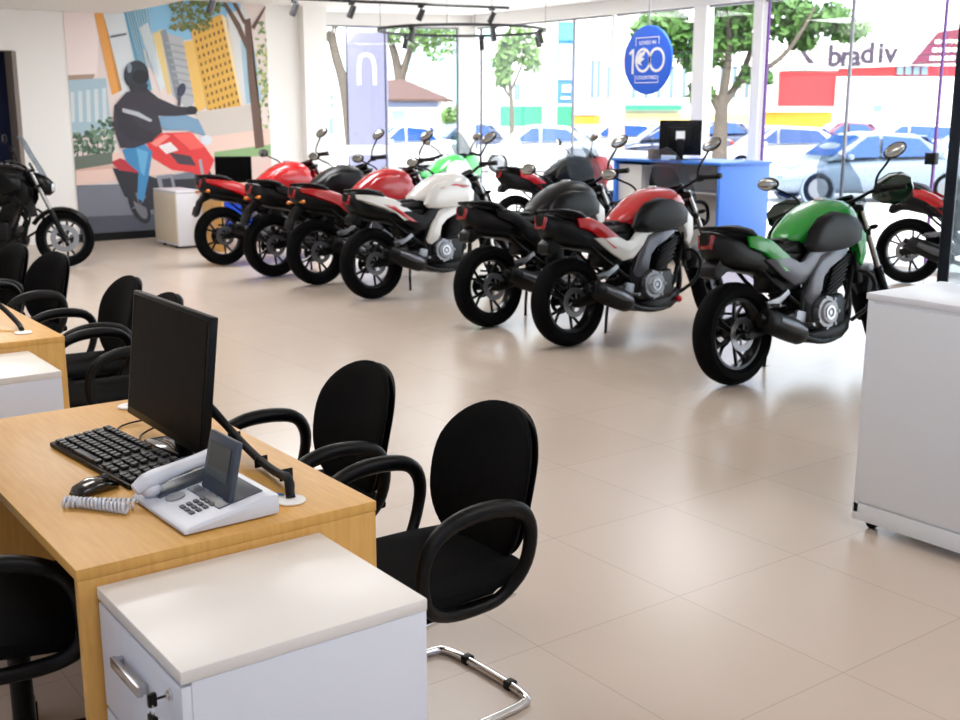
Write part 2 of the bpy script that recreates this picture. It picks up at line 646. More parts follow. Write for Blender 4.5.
def part(key, maker, mats, parent, name=None, smooth=True, ang=38):
    """one part; its mesh is made once and reused, colours are set per object"""
    name = name or key
    mats = mats if isinstance(mats, (list, tuple)) else [mats]
    if key not in MESHES:
        mb = maker()
        for v in mb.bm.verts:               # compact tail: draw the rear overhang in
            if v.co.z > .5 and v.co.x < .3:
                v.co.x = .3 + (v.co.x - .3) * .72
        MESHES[key] = mb.mesh(name, list(mats), smooth, ang)
    o = bpy.data.objects.new(name, MESHES[key])
    COL.objects.link(o)
    o.parent = parent
    for i, m in enumerate(mats):
        o.material_slots[i].link = 'OBJECT'
        o.material_slots[i].material = m
    return o


def tyre_prof(ro, ri, w):
    h = w / 2
    return [(ri, -h * .62), (ri + .02, -h * .92), ((ro + ri) / 2 + .01, -h), (ro - .03, -h * .92), (ro - .008, -h * .6), (ro, -h * .22),
            (ro, h * .22), (ro - .008, h * .6), (ro - .03, h * .92), ((ro + ri) / 2 + .01, h), (ri + .02, h * .92), (ri, h * .62)]


def mk_tyre(ro, ri, w):
    def f():
        m = MB(); m.lathe(tyre_prof(ro, ri, w), (0, 0, 0), 'y', 48)
        return m
    return f


def mk_rim(ri, w, n=5):
    def f():
        m = MB()
        h = w * .36
        m.lathe([(ri + .004, -h), (ri + .012, -h * .9), (ri - .012, -h * .55), (ri - .022, 0), (ri - .012, h * .55), (ri + .012, h * .9), (ri + .004, h), (ri - .02, h * .9), (ri - .03, 0), (ri - .02, -h * .9)], (0, 0, 0), 'y', 48)
        m.cyl((0, -.055, 0), (0, .055, 0), .042, n=24)
        for k in range(n):
            a = 2 * PI * k / n
            for d in (-.2, .2):
                p0 = (math.cos(a) * .035, .0, math.sin(a) * .035)
                p1 = (math.cos(a + d * .55) * ri * .55, .012, math.sin(a + d * .55) * ri * .55)
                p2 = (math.cos(a + d) * (ri - .015), .0, math.sin(a + d) * (ri - .015))
                m.tube([p0, p1, p2], [.016, .012, .011], n=6)
        return m
    return f


def mk_disc(r, y):
    def f():
        m = MB()
        m.lathe([(r * .62, y - .003), (r, y - .003), (r, y + .003), (r * .62, y + .003)], (0, 0, 0), 'y', 40)
        for k in range(6):
            a = k * PI / 3
            m.tube([(math.cos(a) * .03, y, math.sin(a) * .03), (math.cos(a + .3) * r * .66, y, math.sin(a + .3) * r * .66)], .007, n=6)
        return m
    return f


def both(fn):
    def f():
        m = MB()
        for s in (-1, 1):
            fn(m, s)
        return m
    return f


def mk_engine():
    m = MB()
    m.box((.72, 0, .38), (.40, .30, .22), bev=.04, seg=3)
    m.box((.86, 0, .36), (.16, .26, .16), bev=.04, seg=3)
    m.box((.60, 0, .50), (.20, .26, .10), bev=.03)
    for k in range(7):
        m.box((.845 + k * .014, 0, .50 + k * .03), (.215, .23, .013), (0, -.42, 0), bev=.003)
    m.box((.88, 0, .58), (.15, .17, .24), (0, .42, 0), bev=.01)
    m.box((.955, 0, .725), (.22, .21, .07), (0, .42, 0), bev=.02)
    m.cyl((.95, -.12, .40), (.95, .12, .40), .035)
    return m


def mk_cover(s):
    def f():
        m = MB()
        m.cyl((.68, s * .145, .385), (.68, s * .19, .385), .105, .098, n=32)
        m.cyl((.68, s * .19, .385), (.68, s * .205, .385), .075, .065, n=32)
        for k in range(7):
            a = 2 * PI * k / 7
            m.cyl((.68 + .1 * math.cos(a), s * .15, .385 + .1 * math.sin(a)), (.68 + .1 * math.cos(a), s * .198, .385 + .1 * math.sin(a)), .011, n=8)
        return m
    return f


def mk_clutch_ring(s):
    def f():
        m = MB(); m.lathe([(.03, s * .206), (.045, s * .206), (.045, s * .212), (.03, s * .212)], (.68, 0, .385), 'y', 24)
        m.cyl((.68, s * .2, .385), (.68, s * .211, .385), .014, n=12)
        return m
    return f


def mk_exhaust():
    m = MB()
    m.tube([(1.0, -.04, .60), (1.08, -.05, .50), (1.05, -.07, .30), (.92, -.09, .20), (.70, -.13, .19), (.52, -.16, .23), (.42, -.175, .27)], .021, n=10, smooth=2)
    m.tube([(.46, -.17, .255), (.42, -.175, .272), (.38, -.18, .29), (.18, -.195, .36), (.06, -.20, .405), (.045, -.20, .41)], [.028, .055, .068, .068, .06, .045], n=18, smooth=1, flat=1.15)
    m.tube([(.05, -.20, .408), (.0, -.202, .428)], [.03, .026], n=14)
    return m


def mk_heatshield():
    m = MB()
    m.tube([(.40, -.215, .30), (.30, -.228, .335), (.14, -.235, .393)], [.03, .042, .03], n=12, smooth=2, flat=1.0)
    return m


def up(m, k=1.2, z0=.60):
    for v in m.bm.verts:
        if v.co.z > z0:
            v.co.z = z0 + (v.co.z - z0) * k
    return m


def mk_tank():
    m = MB()
    m.loft([(.44, .80, .815, .05), (.47, .79, .85, .09), (.55, .77, .90, .13), (.65, .75, .955, .16), (.76, .74, .995, .18), (.88, .74, 1.01, .19), (.98, .76, 1.0, .178), (1.06, .79, .965, .145), (1.115, .83, .925, .085), (1.13, .85, .90, .04)], n=28, e=2.5)
    return up(m)


def mk_filler():
    m = MB(); m.lathe([(0.001, 1.085), (.042, 1.085), (.04, 1.099), (0.001, 1.101)], (.86, 0, 0), 'z', 24)
    return m


def side_bulge(outl, y0, bulge, s, th=.016):
    """thin shell panel on one side, following an (x,z) outline, bulging outwards"""
    def fn(m, s):
        cx = sum(p[0] for p in outl) / len(outl); cz = sum(p[1] for p in outl) / len(outl)
        b = bmesh.new()
        L = len(outl)
        lv = []
        for sc, yy in ((1.0, y0), (.985, y0 + th * .8), (.9, y0 + th + bulge * .5), (.6, y0 + th + bulge * .9)):
            lv.append([b.verts.new((cx + (x - cx) * sc, s * yy, cz + (z - cz) * sc)) for x, z in outl])
        for a, c in zip(lv, lv[1:]):
            for i in range(L):
                b.faces.new((a[i], a[(i + 1) % L], c[(i + 1) % L], c[i]))
        f1 = b.faces.new(lv[0][::-1]); f2 = b.faces.new(lv[-1])
        bmesh.ops.triangulate(b, faces=[f1, f2])
        bmesh.ops.recalc_face_normals(b, faces=b.faces[:])
        m._add(b)

    def f():
        m = MB(); fn(m, s)
        return up(m)
    return f


TANK_SIDE = [(.50, .775), (.54, .85), (.63, .915), (.76, .945), (.90, .94), (1.02, .905), (1.08, .85), (1.07, .78), (.97, .745), (.82, .735), (.66, .735), (.54, .745)]
SHROUD = [(.98, .82), (1.08, .87), (1.15, .81), (1.15, .70), (1.10, .63), (1.06, .66), (1.06, .75), (1.0, .78)]
SIDEP = [(.10, .73), (.26, .735), (.40, .685), (.50, .70), (.62, .785), (.80, .815), (.95, .80), (.90, .755), (.74, .73), (.63, .665), (.52, .585), (.42, .575), (.30, .64)]
SPAR = [(.66, .73), (.90, .79), (.96, .74), (.78, .68), (.67, .60), (.63, .47), (.55, .43), (.51, .49), (.56, .60)]
TAILP = [(-.10, .855), (.04, .855), (.20, .82), (.36, .75), (.50, .66), (.48, .60), (.38, .62), (.24, .70), (.08, .765), (-.08, .80)]
TAILP2 = [(-.38, .872), (-.20, .868), (.04, .850), (.20, .82), (.36, .75), (.50, .66), (.48, .60), (.36, .62), (.20, .70), (.02, .755), (-.20, .80), (-.36, .84)]
FLASH = [(.0, .79), (.14, .775), (.32, .70), (.42, .645), (.36, .65), (.18, .725)]
STRIPE = [(.66, .885), (.84, .915), (1.0, .895), (.9, .87), (.76, .86)]


def mk_seat():
    m = MB()
    m.loft([(.02, .80, .85, .10), (.08, .77, .835, .125), (.20, .75, .80, .145), (.33, .745, .788, .145), (.44, .74, .80, .13), (.52, .72, .825, .11), (.60, .70, .83, .08)], n=24, e=3)
    return up(m)


def mk_pillion():
    m = MB()
    m.loft([(-.31, .865, .89, .05), (-.26, .85, .905, .085), (-.12, .84, .912, .115), (.0, .82, .895, .12), (.07, .80, .87, .10), (.10, .80, .85, .07)], n=24, e=3)
    return up(m)


def mk_tail():
    m = MB()
    m.loft([(-.44, .82, .885, .035), (-.40, .77, .89, .065), (-.30, .71, .88, .10), (-.15, .68, .865, .118), (.05, .66, .835, .125), (.25, .63, .78, .115), (.42, .60, .76, .09)], n=24, e=3)
    return up(m)


def mk_fender():
    m = MB()
    m.plate([(-.16, .76), (-.32, .80), (-.46, .70), (-.52, .58), (-.52, .53), (-.48, .55), (-.40, .68), (-.26, .72)], -.045, .045, .01)
    m.box((-.505, 0, .60), (.012, .15, .10), (0, .45, 0), bev=.004)
    return m


def mk_short_fender():
    m = MB()
    m.plate([(-.10, .76), (-.30, .80), (-.40, .74), (-.42, .68), (-.36, .66), (-.26, .70), (-.12, .70)], -.06, .06, .01)
    return m


def mk_swing():
    m = MB()
    for s in (-1, 1):
        m.tube([(.52, s * .10, .38), (.3, s * .12, .365), (0, s * .125, .315), (-.05, s * .125, .31)], [.035, .034, .028, .02], n=8, flat=1.25)
        m.cyl((0, s * .1, .315), (0, s * .15, .315), .024, n=12)
    m.cyl((.36, -.12, .37), (.36, .12, .37), .028)
    return m


def mk_front_fender():
    m = MB()
    rr = []
    for k in range(10):
        a = R(35 + k * 13)
        w = .066 if 0 < k < 9 else .045
        r = .33
        rr.append([(math.cos(a) * (r - .03), -w, math.sin(a) * (r - .03)), (math.cos(a) * r, -w * .7, math.sin(a) * r), (math.cos(a) * (r + .014), 0, math.sin(a) * (r + .014)), (math.cos(a) * r, w * .7, math.sin(a) * r), (math.cos(a) * (r - .03), w, math.sin(a) * (r - .03)),
                   (math.cos(a) * (r - .006), w * .6, math.sin(a) * (r - .006)), (math.cos(a) * (r + .006), 0, math.sin(a) * (r + .006)), (math.cos(a) * (r - .006), -w * .6, math.sin(a) * (r - .006))])
    m.rings(rr)
    m.xform(Matrix.Translation((1.42, 0, .30)))
    return m


def mk_fork(s):
    def f():
        m = MB()
        m.cyl((1.45, s * .10, .30), (1.315, s * .10, .60), .029, n=14)
        m.cyl((1.47, s * .10, .275), (1.43, s * .10, .34), .024, n=12)
        return m
    return f


def mk_stanch(s):
    def f():
        m = MB(); m.cyl((1.32, s * .10, .59), (1.12, s * .10, 1.03), .021, n=14)
        return m
    return f


def mk_clamps():
    m = MB()
    m.box((1.20, 0, .84), (.07, .25, .04), (0, -.43, 0), bev=.01)
    m.box((1.125, 0, 1.0), (.08, .25, .035), (0, -.43, 0), bev=.01)
    m.cyl((1.2, 0, .82), (1.09, 0, 1.0), .03)
    return m


def mk_bar():
    m = MB()
    m.tube([(.92, -.40, 1.055), (.98, -.24, 1.085), (1.075, -.09, 1.05), (1.09, 0, 1.045), (1.075, .09, 1.05), (.98, .24, 1.085), (.92, .40, 1.055)], .012, n=10, smooth=2)
    return m


def mk_grip(s):
    def f():
        m = MB(); m.tube([(.965, s * .275, 1.08), (.915, s * .41, 1.05)], .018, n=12)
        m.cyl((.916, s * .41, 1.05), (.912, s * .425, 1.048), .02, n=12)
        m.box((.975, s * .255, 1.078), (.05, .055, .05), (0, 0, -s * .36), bev=.01)
        return m
    return f


def mk_lever(s):
    def f():
        m = MB(); m.tube([(1.0, s * .24, 1.075), (1.015, s * .28, 1.068), (.985, s * .40, 1.04)], .007, n=8, smooth=1)
        return m
    return f


def mk_mirror_stem(s):
    def f():
        m = MB(); m.tube([(.985, s * .235, 1.09), (.97, s * .26, 1.16), (.945, s * .34, 1.22), (.93, s * .385, 1.265)], .008, n=8, smooth=2)
        return m
    return f


def mk_mirror_head(s):
    def f():
        m = MB()
        m.ell((0, 0, 0), (.022, .075, .045), n=18)
        m.xform(Matrix.Translation((.925, s * .405, 1.285)) @ Euler((s * .25, 0, -s * .12)).to_matrix().to_4x4())
        return m
    return f


def mk_mirror_glass(s):
    def f():
        m = MB()
        m.ell((-.019, 0, 0), (.006, .066, .037), n=18)
        m.xform(Matrix.Translation((.925, s * .405, 1.285)) @ Euler((s * .25, 0, -s * .12)).to_matrix().to_4x4())
        return m
    return f


def mk_head():
    m = MB()
    m.loft([(1.13, .86, .98, .07), (1.18, .80, 1.0, .10), (1.25, .76, .985, .115), (1.31, .76, .94, .10), (1.35, .79, .90, .07)], n=24, e=2.6)
    return m


def mk_lens():
    m = MB(); m.loft([(1.30, .78, .915, .085), (1.345, .785, .90, .08), (1.365, .81, .88, .05)], n=20, e=2.6)
    return m


def mk_visor():
    m = MB()
    rr = []
    for z, x, w in ((.96, 1.29, .13), (1.05, 1.245, .135), (1.18, 1.17, .14), (1.32, 1.10, .10), (1.38, 1.06, .05)):
        rr.append([(x - .06, -w, z), (x - .012, -w * .6, z), (x, 0, z), (x - .012, w * .6, z), (x - .06, w, z), (x - .063, w * .97, z), (x - .016, w * .57, z), (x - .004, 0, z), (x - .016, -w * .57, z), (x - .063, -w * .97, z)])
    m.rings(rr)
    return m


def mk_dash():
    m = MB(); m.box((1.14, 0, 1.055), (.03, .15, .09), (0, -.5, 0), bev=.012)
    return m


def mk_radiator():
    m = MB(); m.box((1.085, 0, .64), (.05, .26, .22), (0, -.2, 0), bev=.008)
    for k in range(8):
        m.box((1.112, 0, .55 + k * .026), (.008, .23, .006), (0, -.2, 0))
    return m


def mk_belly():
    m = MB()
    m.loft([(.52, .24, .27, .09), (.60, .19, .29, .125), (.75, .165, .29, .135), (.92, .175, .31, .125), (1.02, .21, .34, .095), (1.05, .25, .33, .06)], n=20, e=3.4)
    return m


def mk_slider():
    m = MB(); m.cyl((.97, -.08, .25), (.97, -.13, .25), .012, n=8); m.ell((.97, -.14, .25), (.026, .028, .026), n=12)
    return m


def mk_frame():
    m = MB()
    for s in (-1, 1):
        m.tube([(1.10, s * .03, .93), (.95, s * .12, .80), (.62, s * .125, .66), (.52, s * .115, .52), (.50, s * .11, .36)], .022, n=8, smooth=1)
        m.tube([(1.13, s * .03, .84), (1.06, s * .10, .66), (.98, s * .11, .44), (.88, s * .11, .27)], .017, n=8, smooth=1)
        m.tube([(.56, s * .11, .62), (.30, s * .10, .72), (-.15, s * .08, .80)], .016, n=8)
        m.tube([(.50, s * .11, .44), (.25, s * .11, .60), (-.05, s * .09, .78)], .014, n=8)
    m.tube([(.46, 0, .40), (.30, 0, .68)], .035, n=12)
    m.box((.42, 0, .62), (.28, .17, .17), bev=.02)
    m.loft([(.40, .60, .86, .09), (.60, .60, .90, .11), (.90, .66, .93, .11), (1.04, .74, .97, .08)], n=16, e=4)
    for s in (-1, 1):
        m.tube([(1.06, s * .10, .62), (1.14, s * .17, .60), (1.17, s * .20, .50), (1.10, s * .20, .38), (.98, s * .14, .30)], .014, n=8, smooth=1)
    return m


def mk_spring():
    m = MB()
    pts = [(.455 - .12 * t / 40 + .045 * math.cos(t * .9) * .9, .0 + .05 * math.sin(t * .9), .42 + .22 * t / 40) for t in range(41)]
    m.tube(pts, .009, n=6)
    return m


def mk_step(s):
    def f():
        m = MB()
        m.plate([(.44, .42), (.52, .40), (.50, .31), (.44, .29), (.40, .34)], s * .135 - .01, s * .135 + .012, .004)
        m.tube([(.46, s * .14, .33), (.46, s * .25, .335)], .012, n=8)
        m.plate([(.16, .50), (.28, .52), (.36, .56), (.38, .53), (.27, .47), (.18, .455)], s * .13 - .008, s * .13 + .01, .004)
        m.tube([(.20, s * .135, .475), (.17, s * .23, .48)], .011, n=8)
        return m
    return f


def mk_stand():
    m = MB(); m.tube([(.50, .13, .26), (.53, .19, .13), (.55, .225, .022)], .012, n=8)
    m.box((.56, .235, .0145), (.07, .04, .01), bev=.003)
    return m


def mk_chain():
    m = MB()
    m.box((.25, .085, .40), (.5, .014, .016), (0, .14, 0)); m.box((.25, .085, .30), (.5, .014, .016), (0, -.02, 0))
    m.lathe([(.06, -.004), (.09, -.004), (.09, .004), (.06, .004)], (0, .085, .315), 'y', 28)
    m.plate([(-.02, .395), (.2, .42), (.46, .47), (.46, .45), (.2, .395), (-.02, .37)], .07, .10, .004)
    return m


def mk_signal(x, z, dx, s):
    def f():
        m = MB()
        m.tube([(x, s * .06, z), (x + dx, s * .12, z)], .008, n=8)
        m.ell((x + dx, s * .14, z), (.028, .034, .018), n=12)
        return m
    return f


def mk_grab():
    def fn(m, s):
        m.tube([(.02, s * .12, .90), (-.10, s * .14, .935), (-.28, s * .115, .96), (-.38, s * .06, .965)], [.012, .016, .016, .012], n=8, smooth=1)
    f0 = both(fn)

    def f():
        m = f0(); m.tube([(-.38, -.06, .965), (-.395, 0, .966), (-.38, .06, .965)], .012, n=8)
        return m
    return f


def mk_tail_light():
    m = MB()
    for s in (-1, 1):
        m.box((-.425, s * .05, .885), (.03, .012, .085), (0, .35, s * .5), bev=.004)
    m.box((-.425, 0, .86), (.03, .06, .03), bev=.004)
    return m


FAIR = [(1.0, .93), (1.14, 1.0), (1.30, .99), (1.40, .87), (1.30, .70), (1.14, .52), (.98, .36), (.90, .40), (1.0, .62), (.98, .80)]


def mk_guard(s):
    def f():
        m = MB()
        m.loft([(s * .20, 1.03, 1.07, .012, 1.02), (s * .25, .985, 1.14, .02, 1.045), (s * .33, .955, 1.165, .024, 1.03), (s * .41, .965, 1.15, .022, .985), (s * .46, 1.02, 1.10, .012, .94)], n=18, e=2.2, axis='y')
        return m
    return f


def steer_matrix(deg):
    p = Vector((1.15, 0, .92))
    return Matrix.Translation(p) @ Matrix.Rotation(R(deg), 4, Vector((-.413, 0, .911))) @ Matrix.Translation(-p)


def motorcycle(x, y, deg, label, tank=BPAINT, tank_side=BPAINT, side=BPAINT, spar=GREYP, tail=BPAINT, tail_long=False, shroud=BPAINT, rimc=RIM, stripe=None,
               cowl=BPAINT, fairing=None, lean=5.5, visor=True, cover=ALU, steer=30.0, plate=False, guard=None, fender=None, tail_flash=None, slider=False, group='motorcycles on show'):
    t = empty('motorcycle', (x, y, 0.003), R(deg), label, 'motorcycle', group)
    t.rotation_euler = (R(-lean), 0, R(deg))
    P = lambda key, mk, mats, par=t, name=None, **k: part(key, mk, mats, par, name, **k)
    # rear wheel
    w = P('rear_wheel', mk_rim(.222, .13), rimc); w.location = (0, 0, .315)
    P('rear_tyre', mk_tyre(.315, .218, .15), RUB, w, 'tyre')
    P('rear_disc', mk_disc(.105, -.075), ALU, w, 'brake_disc')
    w = fw = P('front_wheel', mk_rim(.216, .10), rimc)
    P('front_tyre', mk_tyre(.30, .212, .112), RUB, w, 'tyre')
    P('front_disc', mk_disc(.145, -.07), ALU, w, 'brake_disc')
    P('swingarm', mk_swing, BLK)
    P('chain_drive', mk_chain, DKENG)
    P('frame', mk_frame, BLK)
    P('shock_spring', mk_spring, mat('spring_dark', '26262A', 0.4, .4))
    e = P('engine', mk_engine, DKENG)
    for s in (-1, 1):
        c = P('engine_cover%d' % s, mk_cover(s), cover, e, 'engine_cover')
        P('cover_ring%d' % s, mk_clutch_ring(s), STEEL, e, 'cover_ring')
    x_ = P('exhaust', mk_exhaust, BLK)
    P('heat_shield', mk_heatshield, mat('satin_grey_metal', '5A5A5E', .3, .8), x_)
    P('belly_pan', mk_belly, BLK)
    if slider:
        P('crash_slider', mk_slider, mat('red_rubber_cap', 'C01018', .4))
    P('radiator', mk_radiator, BLKM)
    k = P('fuel_tank', mk_tank, tank)
    P('filler_cap', mk_filler, STEEL, k)
    for s in (-1, 1):
        P('tank_side_panel%d' % s, side_bulge(TANK_SIDE, .150, .032, s), tank_side, name='tank_side_panel')
        if stripe:
            P('tank_stripe%d' % s, side_bulge(STRIPE, .186, .002, s, th=.006), stripe, k, 'tank_stripe')
        P('radiator_shroud%d' % s, side_bulge(SHROUD, .115, .03, s), shroud, name='radiator_shroud')
        P('side_panel%d' % s, side_bulge(SIDEP, .125, .012, s), side, name='side_panel')
        P('frame_spar%d' % s, side_bulge(SPAR, .128, .02, s), spar, name='frame_spar')
        if tail_long:
            P('tail_panel_long%d' % s, side_bulge(TAILP2, .106, .030, s), tail, name='tail_panel')
        else:
            P('tail_panel%d' % s, side_bulge(TAILP, .121, .014, s), tail, name='tail_panel')
        if tail_flash:
            P('tail_flash%d' % s, side_bulge(FLASH, .150, .004, s, th=.004), tail_flash, name='tail_flash')
        P('footpeg%d' % s, mk_step(s), ALU, name='footpeg')
        if fairing:
            P('side_fairing%d' % s, side_bulge(FAIR, .105, .035, s), fairing, name='side_fairing')
        if plate:
            P('rear_turn_signal%d' % s, mk_signal(-.36, .80, -.01, s), LENS_O, name='turn_signal')
    P('rider_seat', mk_seat, SEATV)
    P('pillion_seat', mk_pillion, SEATV)
    tl = P('tail_cowl', mk_tail, BPAINT)
    P('tail_light', mk_tail_light, LENS_R, tl)
    P('grab_rail', mk_grab(), BLK)
    if plate:
        P('rear_fender', mk_fender, BLK)
    else:
        P('short_fender', mk_short_fender, BLK, name='rear_fender')
    P('side_stand', mk_stand, BLK)
    # everything that turns with the steering
    S = steer_matrix(steer)
    fw.matrix_basis = S @ Matrix.Translation((1.45, 0, .30))
    front = []
    for s in (-1, 1):
        fk = P('fork_leg%d' % s, mk_fork(s), BLK, name='fork_leg')
        P('stanchion%d' % s, mk_stanch(s), GOLD, fk, 'stanchion')
        front.append(fk)
    front.append(P('triple_clamp', mk_clamps, BLK))
    front.append(P('front_fender', mk_front_fender, fender or BLK))
    h = P('handlebar', mk_bar, BLK)
    front.append(h)
    for s in (-1, 1):
        P('grip%d' % s, mk_grip(s), BLKM, h, 'grip')
        P('lever%d' % s, mk_lever(s), BLK, h, 'lever')
        if guard:
            P('hand_guard%d' % s, mk_guard(s), guard, h, 'hand_guard')
        mm = P('mirror%d' % s, mk_mirror_head(s), BLK, name='mirror')
        P('mirror_stem%d' % s, mk_mirror_stem(s), BLK, mm, 'mirror_stem')
        P('mirror_glass%d' % s, mk_mirror_glass(s), MIR, mm, 'mirror_glass')
        front.append(mm)
        if not fairing:
            front.append(P('front_turn_signal%d' % s, mk_signal(1.24, .86, 0, s), BLK, name='turn_signal'))
    hd = P('headlight_cowl', mk_head, cowl)
    P('headlight_lens', mk_lens, LENS_W, hd)
    front.append(hd)
    if visor:
        front.append(P('windscreen', mk_visor, SCREENT))
    front.append(P('instrument_panel', mk_dash, BLKG))
    for o in front:
        o.matrix_basis = S
    return t


motorcycle(5.25, 4.50, 0, 'green and black motorcycle nearest the white cabinet on the right', tank=GRNP, side=GREYP, spar=GREYP, tail=GRNP, shroud=GRNP, guard=mat('dark_green_paint', '0C2A1C', 0.15, coat=.8))
motorcycle(5.20, 5.98, 0, 'motorcycle with red tank, white side panels and red and white tail', tank=REDP, side=WHTP, spar=GREYP, tail=REDP, shroud=WHTP, slider=True)
motorcycle(5.18, 6.90, 2, 'all black motorcycle with white front shrouds and a black tail', side=BPAINT, spar=BPAINT, tail=BPAINT, shroud=WHTP, slider=True)
motorcycle(5.14, 8.58, 2, 'white motorcycle with red flashes on tank and white tail', tank=WHTP, tank_side=WHTP, side=BPAINT, spar=WHTP, tail=WHTP, stripe=REDP, visor=False, tail_long=True, tail_flash=REDP, slider=True)
motorcycle(5.14, 9.60, 2, 'red and black motorcycle standing just left of the white one', tank=REDP, tank_side=REDP, tail=REDP, visor=False, plate=True, tail_long=True)
motorcycle(5.05, 10.36, 2, 'black tanked motorcycle between two red ones in the row', spar=BPAINT, visor=False, plate=True)
motorcycle(5.00, 11.48, 2, 'red and black motorcycle leftmost in the long row', tank=REDP, tank_side=REDP, spar=BPAINT, tail=REDP, cowl=REDP, visor=False, plate=True, tail_long=True)
motorcycle(7.68, 11.75, 20, 'bright green and white motorcycle standing behind the row', tank=LIMEP, tank_side=WHTP, side=WHTP, spar=WHTP, tail=LIMEP, shroud=LIMEP, fairing=LIMEP, cowl=LIMEP, steer=0)
motorcycle(8.62, 10.95, -8, 'red and black faired motorcycle in the back by the windows', spar=BPAINT, tail=REDP, shroud=REDP, fairing=REDP, cowl=REDP, steer=0)
motorcycle(9.80, 6.32, -72, 'red tailed motorcycle beside the glass front at far right', tank=REDP, tank_side=REDP, spar=BPAINT, tail=REDP, shroud=REDP, lean=3, steer=0)
motorcycle(2.40, 13.22, -36, 'black motorcycle at far left beside the doorway', spar=BPAINT, lean=3, steer=18)

# ------------------------------------------------------------------ furniture
def desk(x0, x1, y0, y1, label):
    """panel-end desk: top, two end panels, modesty panel"""
    t = empty('desk', ((x0 + x1) / 2, (y0 + y1) / 2, 0), 0, label, 'desk', 'maple desks in a row')
    w, d = x1 - x0, y1 - y0
    m = MB(); m.box((0, 0, .7375), (w, d, .025), bev=.002); m.build('desk_top', WOOD, t)
    for s in (-1, 1):
        m = MB(); m.box((0, s * (d / 2 - .0125), .3625), (w - .004, .025, .725), bev=.002)
        o = m.build('end_panel', WOOD, t)
    m = MB(); m.box((w / 2 - .15, 0, .47), (.018, d - .05, .5), bev=.002); m.build('modesty_panel', WOOD, t)
    return t


desk(.60, 1.30, 2.18, 3.47, 'maple desk with the telephone and big black monitor on it')
desk(.61, 1.31, 4.64, 5.93, 'maple desk with a white pedestal, second from the camera at left edge')


def pedestal(x, y, label, key=False):
    """three-drawer white pedestal, 505 x 440, fronts towards -x"""
    t = empty('drawer_pedestal', (x, y, 0), 0, label, 'drawer unit', 'white drawer pedestals')
    m = MB()
    m.box((.009, 0, .3655), (.487, .44, .641), bev=.0015); m.build('body', LAM, t)
    m = MB(); m.box((0, 0, .6985), (.507, .443, .025), bev=.002); m.build('top_panel', LAMT, t)
    for i, (z0, z1) in enumerate(((.05, .245), (.25, .445), (.45, .68))):
        m = MB(); m.box((-.2435, 0, (z0 + z1) / 2), (.018, .436, z1 - z0 - .003), bev=.0015); d = m.build('drawer', LAM, t)
        m = MB(); zc = (z0 + z1) / 2 + .01
        m.box((-.270, .02, zc + .03), (.012, .15, .022), bev=.002)
        for s in (-1, 1):
            m.box((-.261, .02 + s * .066, zc + .03), (.018, .014, .018), bev=.002)
        m.build('handle', STEEL, d)
        if i == 2:
            m = MB(); m.cyl((-.252, -.165, .645), (-.258, -.165, .645), .011, n=20); m.cyl((-.258, -.165, .645), (-.262, -.165, .645), .006, n=12)
            m.build('lock', CHROME, d)
    for sx in (-1, 1):
        for sy in (-1, 1):
            m = MB(); m.cyl((sx * .2, sy * .18, .022), (sx * .2 + .03, sy * .18, .022), .022, n=20); m.box((sx * .2 + .015, sy * .18, .04), (.03, .03, .02))
            m.build('castor', BLK, t)
    return t


pedestal(.888, 1.948, 'white drawer pedestal with keys hanging in its lock, nearest the camera')
pedestal(.905, 4.40, 'white pedestal against the end of the desk at the left edge')

k = empty('key_bunch', (.6255, 1.783, .645), 0, 'black headed keys hanging from the lock of the near white pedestal', 'keys')
m = MB(); m.box((-.024, 0, 0), (.016, .012, .026), bev=.003); m.cyl((-.016, 0, 0), (-.0005, 0, 0), .0025, n=8); m.build('key', BLK, k)
m = MB(); m.lathe([(.011, -.001), (.013, -.001), (.013, .001), (.011, .001)], (-.026, 0, -.018), 'x', 20); m.build('key_ring', CHROME, k)
m = MB(); m.box((-.026, -.004, -.040), (.007, .026, .028), (0, 0, .3), bev=.003); m.box((-.026, -.004, -.066), (.002, .007, .028), (0, 0, .3)); m.build('key', BLK, k)


